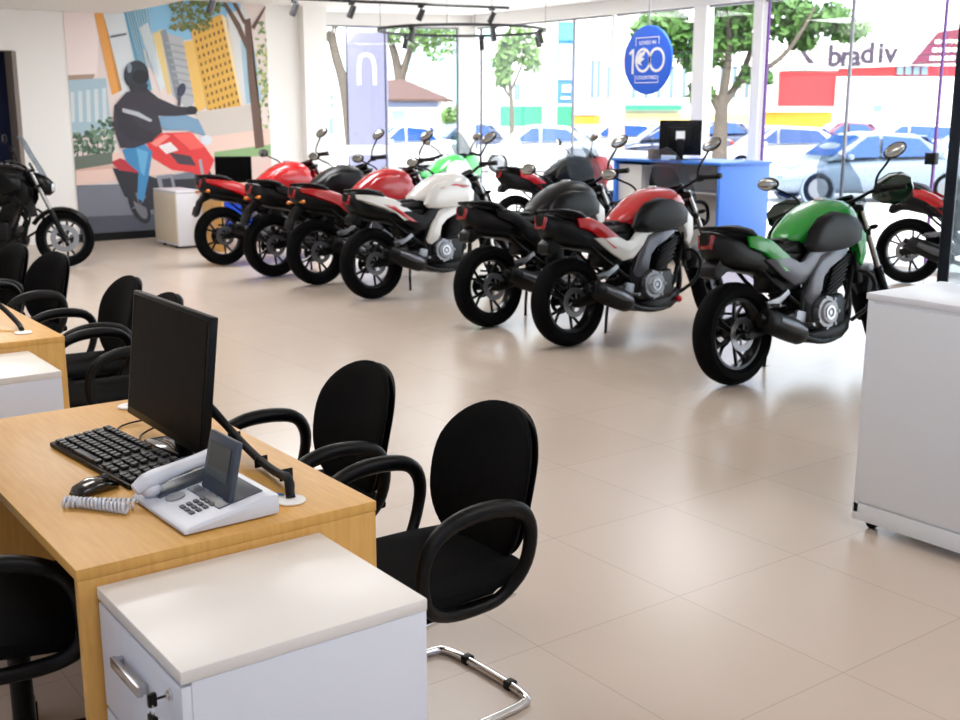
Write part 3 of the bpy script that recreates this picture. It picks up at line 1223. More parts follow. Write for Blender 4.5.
def visitor_chair(x, y, rz, label):
    t = empty('visitor_chair', (x, y, 0), rz, label, 'chair', 'black visitor chairs')
    m = MB()
    m.loft([(-.235, .395, .43, .15), (-.22, .385, .44, .205), (-.10, .38, .442, .228), (.08, .38, .445, .235), (.19, .375, .44, .225), (.235, .372, .425, .18), (.25, .38, .405, .12)], n=28, e=3.2)
    m.build('seat', FAB, t)
    m = MB()
    m.loft([(-.236, .37, .392, .13), (-.10, .362, .39, .20), (.10, .362, .39, .205), (.22, .362, .385, .15)], n=24, e=3.2)
    m.build('seat_shell', BLK, t)

    def back(z0, z1, th, dx, sc):
        m = MB()
        secs = []
        N = 26
        for i in range(N + 1):
            u = .5 - .5 * math.cos(PI * i / N)
            z = z0 + (z1 - z0) * u
            q = abs(2 * u - 1)
            w = .205 * sc * (max(0, 1 - q ** 2.6)) ** .5 * (0.93 + .10 * u if u < .75 else 1.0) + .008
            h = th * (max(.05, 1 - q ** 6)) ** .5
            xc = dx - .10 * (u - .4) ** 2 * 1.0 - .07 * u
            secs.append((z, w, xc, h))
        rings = []
        for z, w, xc, h in secs:
            ring = []
            for k in range(28):
                a = 2 * PI * k / 28
                ca, sa = math.cos(a), math.sin(a)
                yy = w * math.copysign(abs(ca) ** .75, ca)
                xx = xc + h * math.copysign(abs(sa) ** .75, sa) + .9 * yy * yy
                ring.append((xx, yy, z))
            rings.append(ring)
        m.rings(rings)
        return m
    back(.385, .835, .022, -.205, 1.0).build('backrest', FAB, t)
    back(.395, .825, .012, -.233, .99).build('back_shell', BLK, t)
    m = MB(); m.tube([(-.02, 0, .36), (-.20, 0, .355), (-.262, 0, .42), (-.275, 0, .56)], [.03, .03, .028, .024], n=10, smooth=2, flat=.5)
    m.build('back_bracket', BLK, t)
    for s in (-1, 1):
        m = MB()
        pts = [(-.06, .36), (.08, .365), (.165, .42), (.175, .52), (.14, .60), (.05, .638), (-.07, .64), (-.16, .618), (-.195, .55), (-.175, .45), (-.12, .375)]
        m.tube([(px, s * (.25 if pz > .40 else .225), pz) for px, pz in pts], [.017, .018, .018, .018, .021, .024, .025, .023, .02, .018, .017], n=10, closed=True, smooth=2, flat=1.0)
        m.build('armrest', BLK, t)
    m = MB()
    pts = [(-.16, .215, .368), (.15, .215, .368), (.205, .215, .33), (.225, .215, .06), (.19, .215, .013), (-.20, .215, .013), (-.245, .19, .013), (-.25, 0, .013)]
    full = pts + [(a, -b_, c) for a, b_, c in pts[-2::-1]]
    m.tube(full, .0125, n=12, smooth=3)
    m.tube([(.12, -.215, .36), (.12, .215, .36)], .011, n=10)
    m.build('sled_base', CHROME, t)
    for s in (-1, 1):
        m = MB(); m.box((-.25, s * .10, .013), (.032, .03, .026), bev=.004); m.build('glide', BLK, t)
    return t


visitor_chair(1.60, 2.46, PI + .05, 'black visitor chair closest to the camera at the telephone desk')
visitor_chair(1.57, 3.15, PI + .03, 'black visitor chair second from the camera at the telephone desk')
visitor_chair(1.58, 4.95, PI, 'black visitor chair mostly hidden behind the big black monitor')
visitor_chair(1.62, 5.58, PI + .03, 'black visitor chair seen just left of the big black monitor')
visitor_chair(1.62, 6.75, PI + .25, 'black visitor chair left of the maple desks, seen over the back desk corner')
visitor_chair(1.55, 7.35, PI + .2, 'black visitor chair cut by the left edge, below the black motorcycle')


def office_chair(x, y, rz, label, hi=1.0):
    t = empty('office_chair', (x, y, 0), rz, label, 'chair')
    m = MB(); m.loft([(-.24, .43, .48, .16), (-.20, .42, .50, .22), (0, .415, .505, .245), (.18, .41, .50, .235), (.25, .40, .475, .17)], n=28, e=3); m.build('seat', FAB, t)
    m = MB()
    for i in range(1):
        m.loft([(.52, -.245, -.21, .14), (.58, -.26, -.20, .20), (.75, -.27, -.205, .225), (.90, -.29, -.235, .21), (hi - .02, -.315, -.28, .15), (hi, -.315, -.29, .09)], n=24, e=2.8, axis='z')
    # axis z puts the width on x; turn it a quarter
    m.xform(Matrix(((0, 1, 0, 0), (-1, 0, 0, 0), (0, 0, 1, 0), (0, 0, 0, 1))))
    m.build('backrest', FAB, t)
    m = MB(); m.tube([(-.05, 0, .39), (-.24, 0, .39), (-.30, 0, .46), (-.285, 0, .70)], .025, n=10, smooth=2); m.build('back_bracket', BLK, t)
    m = MB(); m.cyl((0, 0, .09), (0, 0, .40), .027, n=16); m.cyl((0, 0, .38), (0, 0, .415), .08, .11, n=16); m.build('gas_column', BLK, t)
    m = MB()
    m.cyl((0, 0, .07), (0, 0, .12), .045, n=16)
    for k in range(5):
        a = 2 * PI * k / 5 + .3
        m.tube([(.03 * math.cos(a), .03 * math.sin(a), .10), (.29 * math.cos(a), .29 * math.sin(a), .07)], [.028, .018], n=8)
    b_ = m.build('star_base', BLK, t)
    for k in range(5):
        a = 2 * PI * k / 5 + .3
        m = MB(); c = Vector((.29 * math.cos(a), .29 * math.sin(a), .026)); d = Vector((-math.sin(a), math.cos(a), 0)) * .022
        m.cyl(c - d, c + d, .026, n=16); m.cyl(c, c + Vector((0, 0, .04)), .008, n=8); m.build('castor', BLK, b_)
    for s in (-1, 1):
        m = MB()
        pts = [(-.06, .40), (.08, .41), (.15, .46), (.155, .56), (.12, .645), (.03, .685), (-.10, .69), (-.20, .665), (-.235, .59), (-.215, .49), (-.15, .41)]
        m.tube([(px, s * (.28 if pz > .44 else .24), pz) for px, pz in pts], .02, n=10, closed=True, smooth=2)
        m.build('armrest', BLK, t)
    return t


office_chair(.60, 2.74, -.25, 'black office chair pushed under the telephone desk at the lower left corner')


# --- things on the near desk
def monitor(x, y, z, rz, w, h, label, back=False, tilt=0.0, up=0.0):
    """screen faces local -x"""
    t = empty('monitor', (x, y, z), rz, label, 'monitor')
    T = Matrix.Translation((0, 0, up + .05)) @ Matrix.Rotation(tilt, 4, 'Y')
    m = MB(); m.box((0, 0, h / 2), (.022, w, h), bev=.004); m.box((.02, 0, h / 2), (.03, w * .6, h * .6), bev=.012); m.xform(T); m.build('casing', BLK, t)
    m = MB(); m.box((-.0115, 0, h / 2 + .006), (.002, w - .024, h - .034)); m.xform(T); m.build('screen', mat('monitor_screen', '020203', 0.45, spec=0.06), t)
    m = MB(); m.box((.05, 0, .05 + h * .18), (.03, .08, h * .36 + .09), bev=.006); m.box((.035, 0, .05 + h * .35), (.03, .09, .09), bev=.004); m.build('neck', BLK, t)
    m = MB(); m.box((.045, 0, .0065), (.14, .22, .012), bev=.005, seg=2); m.build('foot', BLKG, t)
    if back:
        m = MB(); m.box((.0365, 0, h * .56), (.002, .10, .10)); m.xform(T); m.build('sticker', WHITE, t)
    return t


monitor(1.05, 2.855, .75, .0, .54, .355, 'large black monitor standing on the near maple desk', tilt=.12)

t = empty('keyboard', (.915, 2.845, .75), .10, 'black keyboard in front of the monitor on the near desk', 'keyboard')
m = MB(); m.plate([(-.085, .002), (.085, .002), (.085, .026), (.06, .028), (-.085, .014)], -.245, .245, .003); m.build('case', BLK, t)
m = MB()
m.box((-.003, -.008, .0215), (.15, .47, .003), (0, -.085, 0))
for r_ in range(6):
    x = -.068 + r_ * .026 + (.006 if r_ == 5 else 0)
    for c in range(19):
        y = -.228 + c * .0245
        if c in (3, 7) and r_ != 9:
            continue
        if r_ == 0 and 9 <= c <= 13:
            continue
        m.box((x, y, .0205 + (x + .085) * .085), (.019, .0195, .008), (0, -.085, 0), bev=.002, seg=1)
m.box((-.068, -.228 + 11 * .0245, .021), (.019, .12, .008), bev=.002)
m.build('keys', mat('key_caps', '16161A', 0.45), t)

t = empty('mouse', (.785, 2.635, .75), .3, 'black computer mouse lying beside the coiled telephone cord', 'mouse')
m = MB(); m.loft([(-.058, .002, .012, .018), (-.045, .001, .026, .028), (-.01, .001, .036, .032), (.025, .001, .033, .031), (.05, .001, .02, .026), (.058, .002, .010, .018)], n=24, e=2.6); m.build('shell', BLKG, t)
m = MB(); m.cyl((.03, -.004, .031), (.03, .004, .031), .008, n=14); m.build('wheel', GREYK, t)

# telephone: x runs towards the visitor side, handset on the +y side
t = empty('desk_telephone', (.955, 2.375, .75), .03, 'white desk telephone with tilted grey screen on the near desk', 'telephone')
m = MB(); m.plate([(-.115, .004), (.115, .004), (.115, .050), (.085, .053), (-.10, .020), (-.115, .014)], -.15, .15, .006)
m.build('base', PHONE, t)
TA = math.atan2(.033, .185)


def on_phone(x, y, h):
    return (x, y, .020 + (x + .10) * (.033 / .185) + h)


m = MB(); m.box(on_phone(-.0, .095, .0015), (.17, .07, .004), (0, -TA, 0), bev=.0015); m.build('cradle', PHONED, t)
m = MB(); m.box(on_phone(.035, -.035, .0015), (.11, .17, .003), (0, -TA, 0), bev=.001); m.build('dark_panel', PHONED, t)
m = MB()
hp = [(-.125, .10, .042), (-.09, .10, .058), (-.03, .10, .072), (.04, .10, .084), (.09, .10, .090), (.12, .10, .082)]
m.tube(hp, [.018, .030, .021, .021, .030, .018], n=14, smooth=2, flat=.75)
m.ell((-.088, .10, .040), (.026, .032, .022), (0, -TA, 0)); m.ell((.085, .10, .074), (.026, .032, .022), (0, -TA, 0))
m.build('handset', PHONE, t)
m = MB(); m.lathe([(.001, 0), (.023, 0), (.023, .002), (.001, .002)], (0, 0, 0), 'z', 24); m.xform(Matrix.Translation(on_phone(-.055, .035, .001)) @ Matrix.Rotation(-TA, 4, 'Y')); m.build('speaker_grille', mat('grille_grey', '8C9098', .6), t)
for r_ in range(4):
    for c in range(3):
        m = MB(); m.box(on_phone(-.068 + r_ * .0165, -.035 - c * .024, .002), (.0105, .017, .005), (0, -TA, 0), bev=.0015); m.build('key', GREYK, t)
for c in range(4):
    m = MB(); m.box(on_phone(.01, .03 - c * .035, .004), (.008, .026, .004), (0, -TA, 0), bev=.001); m.build('function_key', PHONE, t)
sc = MB(); sc.box((0, 0, .07), (.016, .145, .14), bev=.006); sc.xform(Matrix.Translation((.012, -.045, .040)) @ Matrix.Rotation(.22, 4, 'Y')); d = sc.build('display', PHONED, t)
sc = MB(); sc.box((-.009, 0, .078), (.002, .105, .08)); sc.xform(Matrix.Translation((.012, -.045, .040)) @ Matrix.Rotation(.22, 4, 'Y')); sc.build('lcd', LCD, d)
m = MB()
cp = []
for i in range(401):
    u = i / 400
    a = u * 2 * PI * 30
    if u < .5:
        q = u / .5; px, py = -.13 - .03 * q - .10 * q, .085 + .115 * q
    else:
        q = (u - .5) / .5; px, py = -.26 + .015 + .085 * q, .20 - .135 * q
    cp.append((px + .0105 * .6 * math.cos(a), py + .0105 * .8 * math.cos(a), .0145 + .0105 * math.sin(a)))
m.tube(cp, .0033, n=6)
m.build('coiled_cord', PHONE, t)

m = MB(); m.lathe([(.001, 0), (.034, 0), (.036, .003), (.034, .006), (.001, .006)], (0, 0, 0), 'z', 28)
o = m.build('cable_grommet', WHITE); o.location = (1.135, 2.295, .7505); tag(o, 'white round cable grommet beside the telephone on the near desk', 'grommet', 'cable grommets')
m = MB(); m.lathe([(.001, 0), (.034, 0), (.036, .003), (.034, .006), (.012, .006), (.010, .003), (.001, .003)], (0, 0, 0), 'z', 28)
o = m.build('cable_grommet', WHITE); o.location = (1.13, 3.37, .7505); tag(o, 'white round cable grommet at the far end of the near desk', 'grommet', 'cable grommets')
m = MB(); m.tube([(1.10, 2.86, .92), (1.16, 2.84, .88), (1.19, 2.72, .80), (1.185, 2.56, .772), (1.17, 2.42, .775), (1.15, 2.33, .80), (1.14, 2.31, .775), (1.138, 2.30, .758)], .011, n=10, smooth=3)
m.tube([(1.10, 2.85, .90), (1.17, 2.83, .85), (1.20, 2.71, .785), (1.195, 2.56, .764), (1.18, 2.42, .766), (1.16, 2.335, .785), (1.145, 2.312, .766), (1.142, 2.30, .758)], .008, n=8, smooth=3)
for y_, z_ in ((2.72, .797), (2.56, .771), (2.42, .773)):
    m.box((1.187, y_, z_), (.036, .006, .03), bev=.002)
o = m.build('cable_bundle', BLKM); tag(o, 'thick black cable bundle running from the monitor to the white grommet', 'cable')
m = MB(); m.tube([(1.0, 3.0, .757), (.99, 3.09, .755), (1.03, 3.17, .754), (1.12, 3.17, .760), (1.12, 3.0, .80), (1.085, 2.90, .84)], .0028, n=6, smooth=3)
m.tube([(1.02, 2.98, .756), (1.05, 3.05, .753), (1.10, 3.02, .78), (1.085, 2.90, .83)], .0028, n=6, smooth=3)
o = m.build('thin_cable', BLK); tag(o, 'thin black looped cable lying behind the keyboard', 'cable')
m = MB(); m.tube([(1.08, 2.47, .755), (1.10, 2.42, .757), (1.115, 2.36, .757), (1.128, 2.318, .762)], .003, n=6, smooth=2)
o = m.build('network_cable', mat('cable_blue', '1F6FB0', .5)); tag(o, 'short blue network cable between telephone and grommet', 'cable')

# --- second desk's things at the left edge
m = MB(); m.tube([(1.02, 5.45, .92), (1.10, 5.3, .90), (1.17, 5.1, .84), (1.20, 4.9, .775), (1.19, 4.82, .763)], .011, n=10, smooth=3)
o = m.build('cable_bundle', BLKM); tag(o, 'black cable bundle on the second maple desk at left edge', 'cable')
m = MB(); m.lathe([(.001, 0), (.034, 0), (.036, .003), (.034, .006), (.001, .006)], (0, 0, 0), 'z', 28)
o = m.build('cable_grommet', WHITE); o.location = (1.19, 4.80, .7505); tag(o, 'white cable grommet on the second maple desk at left edge', 'grommet', 'cable grommets')
m = MB(); m.loft([(-.06, .002, .012, .018), (-.02, .001, .03, .03), (.03, .001, .03, .03), (.058, .002, .010, .018)], n=20, e=2.6)
o = m.build('mouse', BLKG); o.location = (1.09, 5.12, .75); tag(o, 'small black mouse on the second maple desk at left edge', 'mouse')

# --- white cabinet on the right
t = empty('cabinet', (4.02, 1.60, 0), 0, 'white low cabinet on small castors at the right edge', 'cabinet')
m = MB(); m.box((.0, 0, .485), (.488, 1.98, .79), bev=.002); m.build('body', LAM2, t)
m = MB(); m.box((0, 0, .9475), (.504, 1.99, .025), bev=.003); m.build('top_panel', LAM, t)
m = MB(); m.box((0, 0, .91), (.49, 1.98, .05), bev=.002); m.build('upper_rail', LAM2, t)
m = MB(); m.box((-.247, .02, .52), (.012, 1.90, .80), bev=.002); m.build('front_panel', LAM2, t)
m = MB(); m.box((-.243, 0, .075), (.016, 1.98, .07), bev=.002); m.build('plinth', LAM2, t)
m = MB(); m.box((-.244, .972, .50), (.014, .024, .86), bev=.002); m.build('edge_strip', LAM, t)
for sx in (-1, 1):
    for sy in (-1, 1):
        m = MB(); m.cyl((sx * .19 - .012, sy * .93, .024), (sx * .19 + .012, sy * .93, .024), .024, n=20); m.box((sx * .19, sy * .93, .065), (.03, .035, .05))
        m.build('castor', BLK, t)

# --- glass door standing by the cabinet
t = empty('glass_door', (7.4, 4.48, 0), -1.15, 'tall glass door with dark edge post at the right edge', 'door')
m = MB(); m.box((0, 0, 1.475), (.075, .06, 2.94), bev=.004); m.build('post', DKFR, t)
m = MB(); m.box((.62, 0, 1.45), (1.16, .012, 2.85)); m.build('door_pane', GLASSB, t, False)
m = MB(); m.box((.62, 0, .04), (1.16, .04, .07), bev=.003); m.build('bottom_rail', DKFR, t)
m = MB(); m.box((.16, 0, 1.0), (.06, .05, .12), bev=.004); m.build('lock_plate', BLK, t)

# --- reception counter by the windows
t = empty('reception_counter', (9.67, 9.11, 0), 0, 'blue reception counter with grey open back by the windows', 'counter')
m = MB(); m.box((0, 0, 1.085), (.84, 1.70, .03), bev=.004); m.build('counter_top', BLUET, t)
m = MB(); m.box((0, -.81, .535), (.80, .04, 1.07), bev=.003); m.build('end_panel', BLUE, t)
m = MB(); m.box((0, .81, .535), (.80, .04, 1.07), bev=.003); m.build('end_panel', BLUE, t)
m = MB(); m.box((.38, 0, .535), (.03, 1.58, 1.07), bev=.003); m.build('front_panel', BLUE, t)
m = MB(); m.box((.0, .60, .52), (.70, .38, 1.02), bev=.003); m.build('cupboard', mat('warm_grey_panel', 'C9C7C3', .5), t)
m = MB(); m.box((.30, -.20, .55), (.10, 1.16, .98), bev=.003); m.box((.12, -.2, .74), (.5, 1.16, .025)); m.build('inner_panel', mat('warm_grey_panel', 'C9C7C3', .5), t)
office_chair(9.12, 8.72, .1, 'black office chair tucked into the back of the blue counter', 1.06)
monitor(9.50, 9.10, 1.10, -2.39, .47, .39, 'black monitor seen from behind on the blue counter, white sticker on its back', True)
m = MB(); m.box((0, 0, .055), (.10, .12, .11), bev=.004); m.box((0, 0, .112), (.104, .124, .004))
o = m.build('small_box', mat('brown_card', '6B5A4E', .7)); o.location = (9.42, 9.42, 1.10); tag(o, 'small brown box left of the monitor on the blue counter', 'box')
m = MB(); m.tube([(9.62, 8.86, 1.11), (9.52, 8.98, 1.108), (9.44, 9.0, 1.112), (9.38, 9.12, 1.106)], .005, n=6, smooth=2); o = m.build('monitor_cable', BLK)
tag(o, 'black cable lying on the blue counter beside its monitor', 'cable')

# --- white box and small desk below the mural
t = empty('drawer_pedestal', (5.33, 13.55, 0), 0, 'white pedestal standing below the mural, left of the small desk', 'drawer unit', 'white drawer pedestals')
m = MB(); m.box((0, 0, .35), (.34, .74, .64), bev=.003); m.build('body', LAM, t)
m = MB(); m.box((0, 0, .682), (.35, .75, .024), bev=.003); m.build('top_panel', LAM, t)
m = MB(); m.box((-.176, 0, .36), (.012, .72, .60), bev=.002); m.build('door', mat('cream_laminate', 'D8CDB8', .45), t)
for sx in (-1, 1):
    for sy in (-1, 1):
        m = MB(); m.cyl((sx * .13, sy * .2, 0), (sx * .13, sy * .2, .035), .02, n=12); m.build('foot', BLK, t)
t = empty('desk', (6.1, 12.85, 0), 0, 'small wooden desk with blue front below the mural, behind the row of motorcycles', 'desk')
m = MB(); m.box((0, 0, .7375), (1.3, .6, .025), bev=.002); m.build('desk_top', WOOD, t)
for s in (-1, 1):
    m = MB(); m.box((s * .62, 0, .3625), (.03, .58, .725), bev=.002); m.build('end_panel', WOOD, t)
m = MB(); m.box((0, -.22, .40), (1.2, .02, .5), bev=.002); m.build('front_panel', mat('bright_blue_panel', '1747C8', .4), t)
monitor(5.72, 12.75, .75, 1.15, .43, .31, 'black monitor on the small desk below the mural')


# ------------------------------------------------------------------ ceiling fittings and hanging sign
def spot(p, aim, label, group):
    t = empty('track_spotlight', p, 0, label, 'spotlight', group)
    m = MB(); m.box((0, 0, -.015), (.03, .10, .03), bev=.003); m.build('adapter', TRACK, t)
    m = MB(); m.cyl((0, 0, -.03), (0, 0, -.075), .008, n=8); m.build('stem', TRACK, t)
    d = Vector(aim).normalized()
    c = Vector((0, 0, -.10))
    m = MB(); m.cyl(c - d * .065, c + d * .075, .034, .037, n=18); m.build('lamp_head', TRACK, t)
    return t


rc = at(462, 31, 15.4)
m = MB(); m.lathe([(1.08, -.012), (1.115, -.012), (1.115, .022), (1.08, .022)], (0, 0, 0), 'z', 72)
for k in range(4):
    a = PI / 4 + k * PI / 2
    m.cyl((1.098 * math.cos(a), 1.098 * math.sin(a), .02), (1.098 * math.cos(a), 1.098 * math.sin(a), CEIL - rc.z - .0005), .003, n=6)
o = m.build('ring_track', TRACK); o.location = rc
tag(o, 'dark ring shaped lighting track hanging before the windows', 'lighting track')
for a, lab in ((200, 'left end'), (255, 'front left'), (300, 'front'), (345, 'right end'), (100, 'far left'), (40, 'far right')):
    p = rc + Vector((1.098 * math.cos(R(a)), 1.098 * math.sin(R(a)), -.012))
    spot(p, (math.cos(R(a)) * .3, math.sin(R(a)) * .3, -1), 'small dark spotlight on the ring track, at its %s' % lab, 'spotlights on the ring track')
TZ = 2.86
tl0 = Vector((4.2, 12.15, TZ)); tl1 = Vector((8.75, 11.3, TZ))
m = MB(); m.tube([tl0, tl1], .016, n=4)
for u in (.05, .5, .95):
    p = tl0.lerp(tl1, u); m.cyl(p, p + Vector((0, 0, CEIL - TZ - .0005)), .004, n=6)
o = m.build('ceiling_track', TRACK); tag(o, 'straight dark lighting track across the white ceiling', 'lighting track')
for u, lab in ((.22, 'leftmost, above the mural'), (.42, 'second from left'), (.565, 'third from left'), (.75, 'fourth from left'), (.95, 'rightmost, at its end')):
    p = tl0.lerp(tl1, u); spot(p + Vector((0, 0, -.012)), (-.2, .5, -1), 'small dark spotlight on the straight ceiling track, %s' % lab, 'spotlights on the straight track')

t = empty('hanging_sign', (8.15, 8.28, 2.13), 0, 'round blue sign reading 100 hanging from the ceiling on a rod', 'sign')
sM = Matrix(((0, 0, -1, 0), (-1, 0, 0, 0), (0, 1, 0, 0), (0, 0, 0, 1)))     # text x -> -Y, text y -> Z, facing -X
m = MB(); m.lathe([(.001, -.014), (.325, -.014), (.33, -.008), (.33, .008), (.325, .014), (.001, .014)], (0, 0, 0), 'x', 56); m.build('disc', SIGNB, t)
for sg, rot in ((1, 0), (-1, PI)):
    B = Matrix.Rotation(rot, 4, 'Z') @ sM
    F = B @ Matrix.Translation((0, 0, .0155))
    m = MB()
    for cx, rr in ((-.055, .105), (.135, .105)):
        rings = []
        for k in range(40):
            a = 2 * PI * k / 40
            rings.append([(cx + math.cos(a) * (rr + dr) * .92, .0 + math.sin(a) * (rr + dr), dz) for dr, dz in ((-.013, 0), (.013, 0), (.013, .003), (-.013, .003))])
        m.rings(rings, closed=True)
    m.plate([(-.255, .075), (-.21, .11), (-.185, .11), (-.185, -.13), (-.21, -.13), (-.21, .075), (-.235, .055)], 0, .003, 0, axis='z')
    m.plate([(-.15, .01), (-.10, .07), (-.02, .09), (-.04, .05), (-.075, .03), (-.035, .015), (-.09, -.02), (-.07, -.05), (-.13, -.03)], 0, .003, 0, axis='z')
    m.xform(F); m.build('number_100', SIGNW, t, False)
    for q in (1, -1):
        m = MB(); m.tube([(-.16, q * .14, .0015), (-.16, q * .215, .0015), (.16, q * .215, .0015), (.16, q * .15, .0015)], .004, n=4)
        m.xform(F); m.build('frame_line', SIGNW, t, False)
    m = MB(); m.text('LOVED IN', .052, F @ Matrix.Translation((0, .165, 0)), .0015); m.build('lettering', SIGNW, t, False)
    m = MB(); m.text('COUNTRIES', .052, F @ Matrix.Translation((0, -.168, 0)), .0015); m.build('lettering', SIGNW, t, False)
m = MB(); m.cyl((0, 0, .325), (0, 0, CEIL - 2.1305), .009, n=10); m.build('rod', MULL, t)

# ------------------------------------------------------------------ mural on the wall (a flat printed picture)
def mural():
    m = MB()
    mats = []
    depth = [0]

    def M_(name, h):
        k = mat('print_' + name, h, 0.55)
        if k not in mats:
            mats.append(k)
        m.mi = mats.index(k)

    Y0 = MY - .0068

    def wp(px, py):                      # picture coordinates to the wall plane
        q = at(px, py, 10); d = q - Vector((0, 0, EYE)); k = Y0 / d.y
        return d.x * k, EYE + d.z * k

    def poly(name, h, pts, lo=None):
        M_(name, h)
        depth[0] += 1
        yy = Y0 - .000025 * depth[0]
        out = []
        for a, b_ in pts:
            x, z = wp(a, b_)
            out.append((min(max(x, X0), X1), yy, min(max(z, .1), 3.045)))
        m.poly(out)

    def oval(name, h, cx, cy, rx, ry, rot=0, n=20):
        poly(name, h, [(cx + rx * math.cos(a) * math.cos(rot) - ry * math.sin(a) * math.sin(rot), cy + rx * math.cos(a) * math.sin(rot) + ry * math.sin(a) * math.cos(rot)) for a in [2 * PI * k / n for k in range(n)]])

    X0, X1 = 4.43, 7.14
    M_('base', 'E9DAD6')
    m.box(((X0 + X1) / 2, MY - .0045, 1.572), (X1 - X0, .004, 2.945))
    P = poly
    P('sky', '8CC4E6', [(100, -6), (240, -6), (240, 30), (160, 45), (110, 60)])
    P('haze', 'DCE4EA', [(100, -6), (122, -6), (150, 92), (120, 95), (105, 40)])
    P('left_pink', 'F8E9E6', [(60, -6), (100, -6), (97, 75), (60, 75)])
    P('eave', 'B49A88', [(60, 75), (95, 74), (93, 79), (60, 80)])
    P('farbuild', 'A9C4D2', [(60, 80), (106, 78), (112, 135), (60, 135)])
    for i in range(5):
        P('farwin', 'D4DEE2', [(70 + i * 8, 92 - i), (74 + i * 8, 92 - i), (75 + i * 8, 122), (71 + i * 8, 122)])
    r = random.Random(3)
    for i in range(150):
        q = r.random()
        oval(*(('tree_dark', '4E6A55'), ('tree_mid', '6E8C72'), ('tree_deep', '3E5648'), ('tree_pale', '9DB09C'))[int(r.random() * 3.4)], 72 + q * 42, 150 - 40 * (q * .6 + .4) * r.random() + 8 * r.random(), 1.2 + r.random() * 2.6, 1 + r.random() * 2, r.random() * 3, 7)
    for i in range(9):
        P('tree_deep', '3E5648', [(72 + i * 5, 140), (73 + i * 5, 140), (73.5 + i * 5, 166), (72.5 + i * 5, 166)])
    P('ornarrow', 'E9A453', [(94, 14), (102, 10), (119, 92), (112, 95)])
    P('ornside', 'C98E4C', [(102, 10), (106, 24), (122, 90), (119, 92)])
    P('glass_tower', '5E9EBC', [(120, -6), (130, -6), (146, 62), (152, 90), (143, 92), (134, 58)])
    P('glass_tower2', '74B2CC', [(131, -6), (141, -6), (168, 84), (160, 88), (148, 60)])
    P('white_tower', 'DDE3E6', [(139, 28), (148, 22), (166, 84), (160, 92)])
    P('cream_tower', 'E8CF90', [(152, 34), (162, 29), (175, 90), (168, 95)])
    P('grey_tower', 'B9BCC0', [(160, 31), (183, 38), (196, 96), (190, 112), (172, 95)])
    P('grey_tower_dark', '8F969E', [(160, 31), (166, 29), (182, 96), (176, 100)])
    P('yellow_block', 'EBC06A', [(183, 42), (194, 40), (206, 108), (196, 112)])
    P('gold_tower', 'E2B04E', [(190, 27), (221, 14), (241, 108), (209, 119)])
    P('gold_side', 'F3DDAE', [(221, 14), (226, 18), (242, 98), (241, 108)])
    for i in range(11):
        for j in range(7):
            u = (j + .5) / 7; v = (i + .8) / 12
            x0 = 190 + 19 * v + u * (31 + 1 * v); y0 = 27 + 92 * v - u * (13 - 2 * v)
            P('gold_window', '7A5A2C', [(x0, y0), (x0 + 1.8, y0 - .6), (x0 + 2.3, y0 + 3), (x0 + .5, y0 + 3.6)])
    P('white_block', 'DCDDDE', [(226, 14), (246, 8), (262, 104), (242, 104)])
    P('blue_block', 'A5C6D6', [(240, 40), (252, 36), (262, 100), (246, 104)])
    for i in range(120):
        oval(*(('leaf_mid', '8DA463'), ('leaf_light', 'C9C98A'), ('leaf_dim', '70885A'))[int(r.random() * 3)], 256 + r.random() * 19, 22 + r.random() * 108, 1 + r.random() * 2, 1 + r.random() * 1.8, r.random() * 3, 7)
    P('hedge', 'CFC6BE', [(195, 112), (255, 104), (258, 136), (205, 140)])
    P('walk', 'EBCBBE', [(60, 158), (140, 150), (200, 138), (290, 128), (290, 160), (60, 186)])
    P('walk_line', 'D9AFA2', [(60, 168), (140, 163), (140, 166), (60, 172)])
    P('fence', '6A7468', [(66, 157), (112, 152), (112, 164), (66, 170)])
    P('grass', '8FB07C', [(214, 152), (290, 144), (290, 156), (214, 163)])
    P('pave', 'DDC4BC', [(190, 160), (290, 155), (290, 246), (190, 246)])
    P('road', '767A86', [(60, 186), (120, 184), (200, 170), (200, 246), (60, 246)])
    P('road_dark', '4E525E', [(60, 218), (200, 212), (200, 246), (60, 246)])
    P('trunk', '6A5044', [(244, 20), (250, 18), (254, 70), (264, 147), (255, 149), (248, 80)])
    P('branch', '6A5044', [(222, 2), (226, 2), (240, 24), (248, 44), (246, 50), (236, 28)])
    P('branch2', '6A5044', [(272, 6), (274, 9), (254, 30), (251, 27)])
    P('branch3', '6A5044', [(232, -4), (236, -4), (246, 22), (243, 24)])
    for i in range(190):
        q = r.random() ** 1.5
        oval(*(('leaf_dark', '5C6B3C'), ('leaf_dim2', '76804C'), ('leaf_ochre', '8E8248'))[int(r.random() * 2.4)], 170 + r.random() * (56 - 20 * q), 0 + q * 30, 1 + r.random() * 2, .8 + r.random() * 1.6, r.random() * 3, 7)
    for i in range(9):
        P('tower_line', 'C3D6DE', [(123 + i * 3.1, 0 + i), (123.8 + i * 3.1, 0 + i), (139 + i * 2.4, 60 + i * 2), (138.4 + i * 2.4, 60 + i * 2)])
    for i in range(8):
        P('tower_row', 'A3A8AE', [(165 + i * 1.5, 42 + i * 7), (184 + i * 1.3, 46 + i * 7), (184.3 + i * 1.3, 48 + i * 7), (165.3 + i * 1.5, 44 + i * 7)])
    P('street_lamp', '55606A', [(110, 36), (126, 33), (126, 35), (110, 38)])
    # printed motorcycle and rider
    oval('bike_wheel', '24252B', 139, 206, 9, 19, -.45)
    oval('bike_hub', '6E7078', 140, 207, 5, 13, -.45)
    P('bike_dark', '2A2B33', [(112, 168), (135, 170), (160, 180), (205, 178), (206, 196), (150, 210), (124, 196)])
    P('bike_tail', 'B8323C', [(111, 162), (120, 158), (142, 168), (138, 173), (118, 170)])
    oval('bike_front', '30313A', 204, 188, 10, 24, -.1)
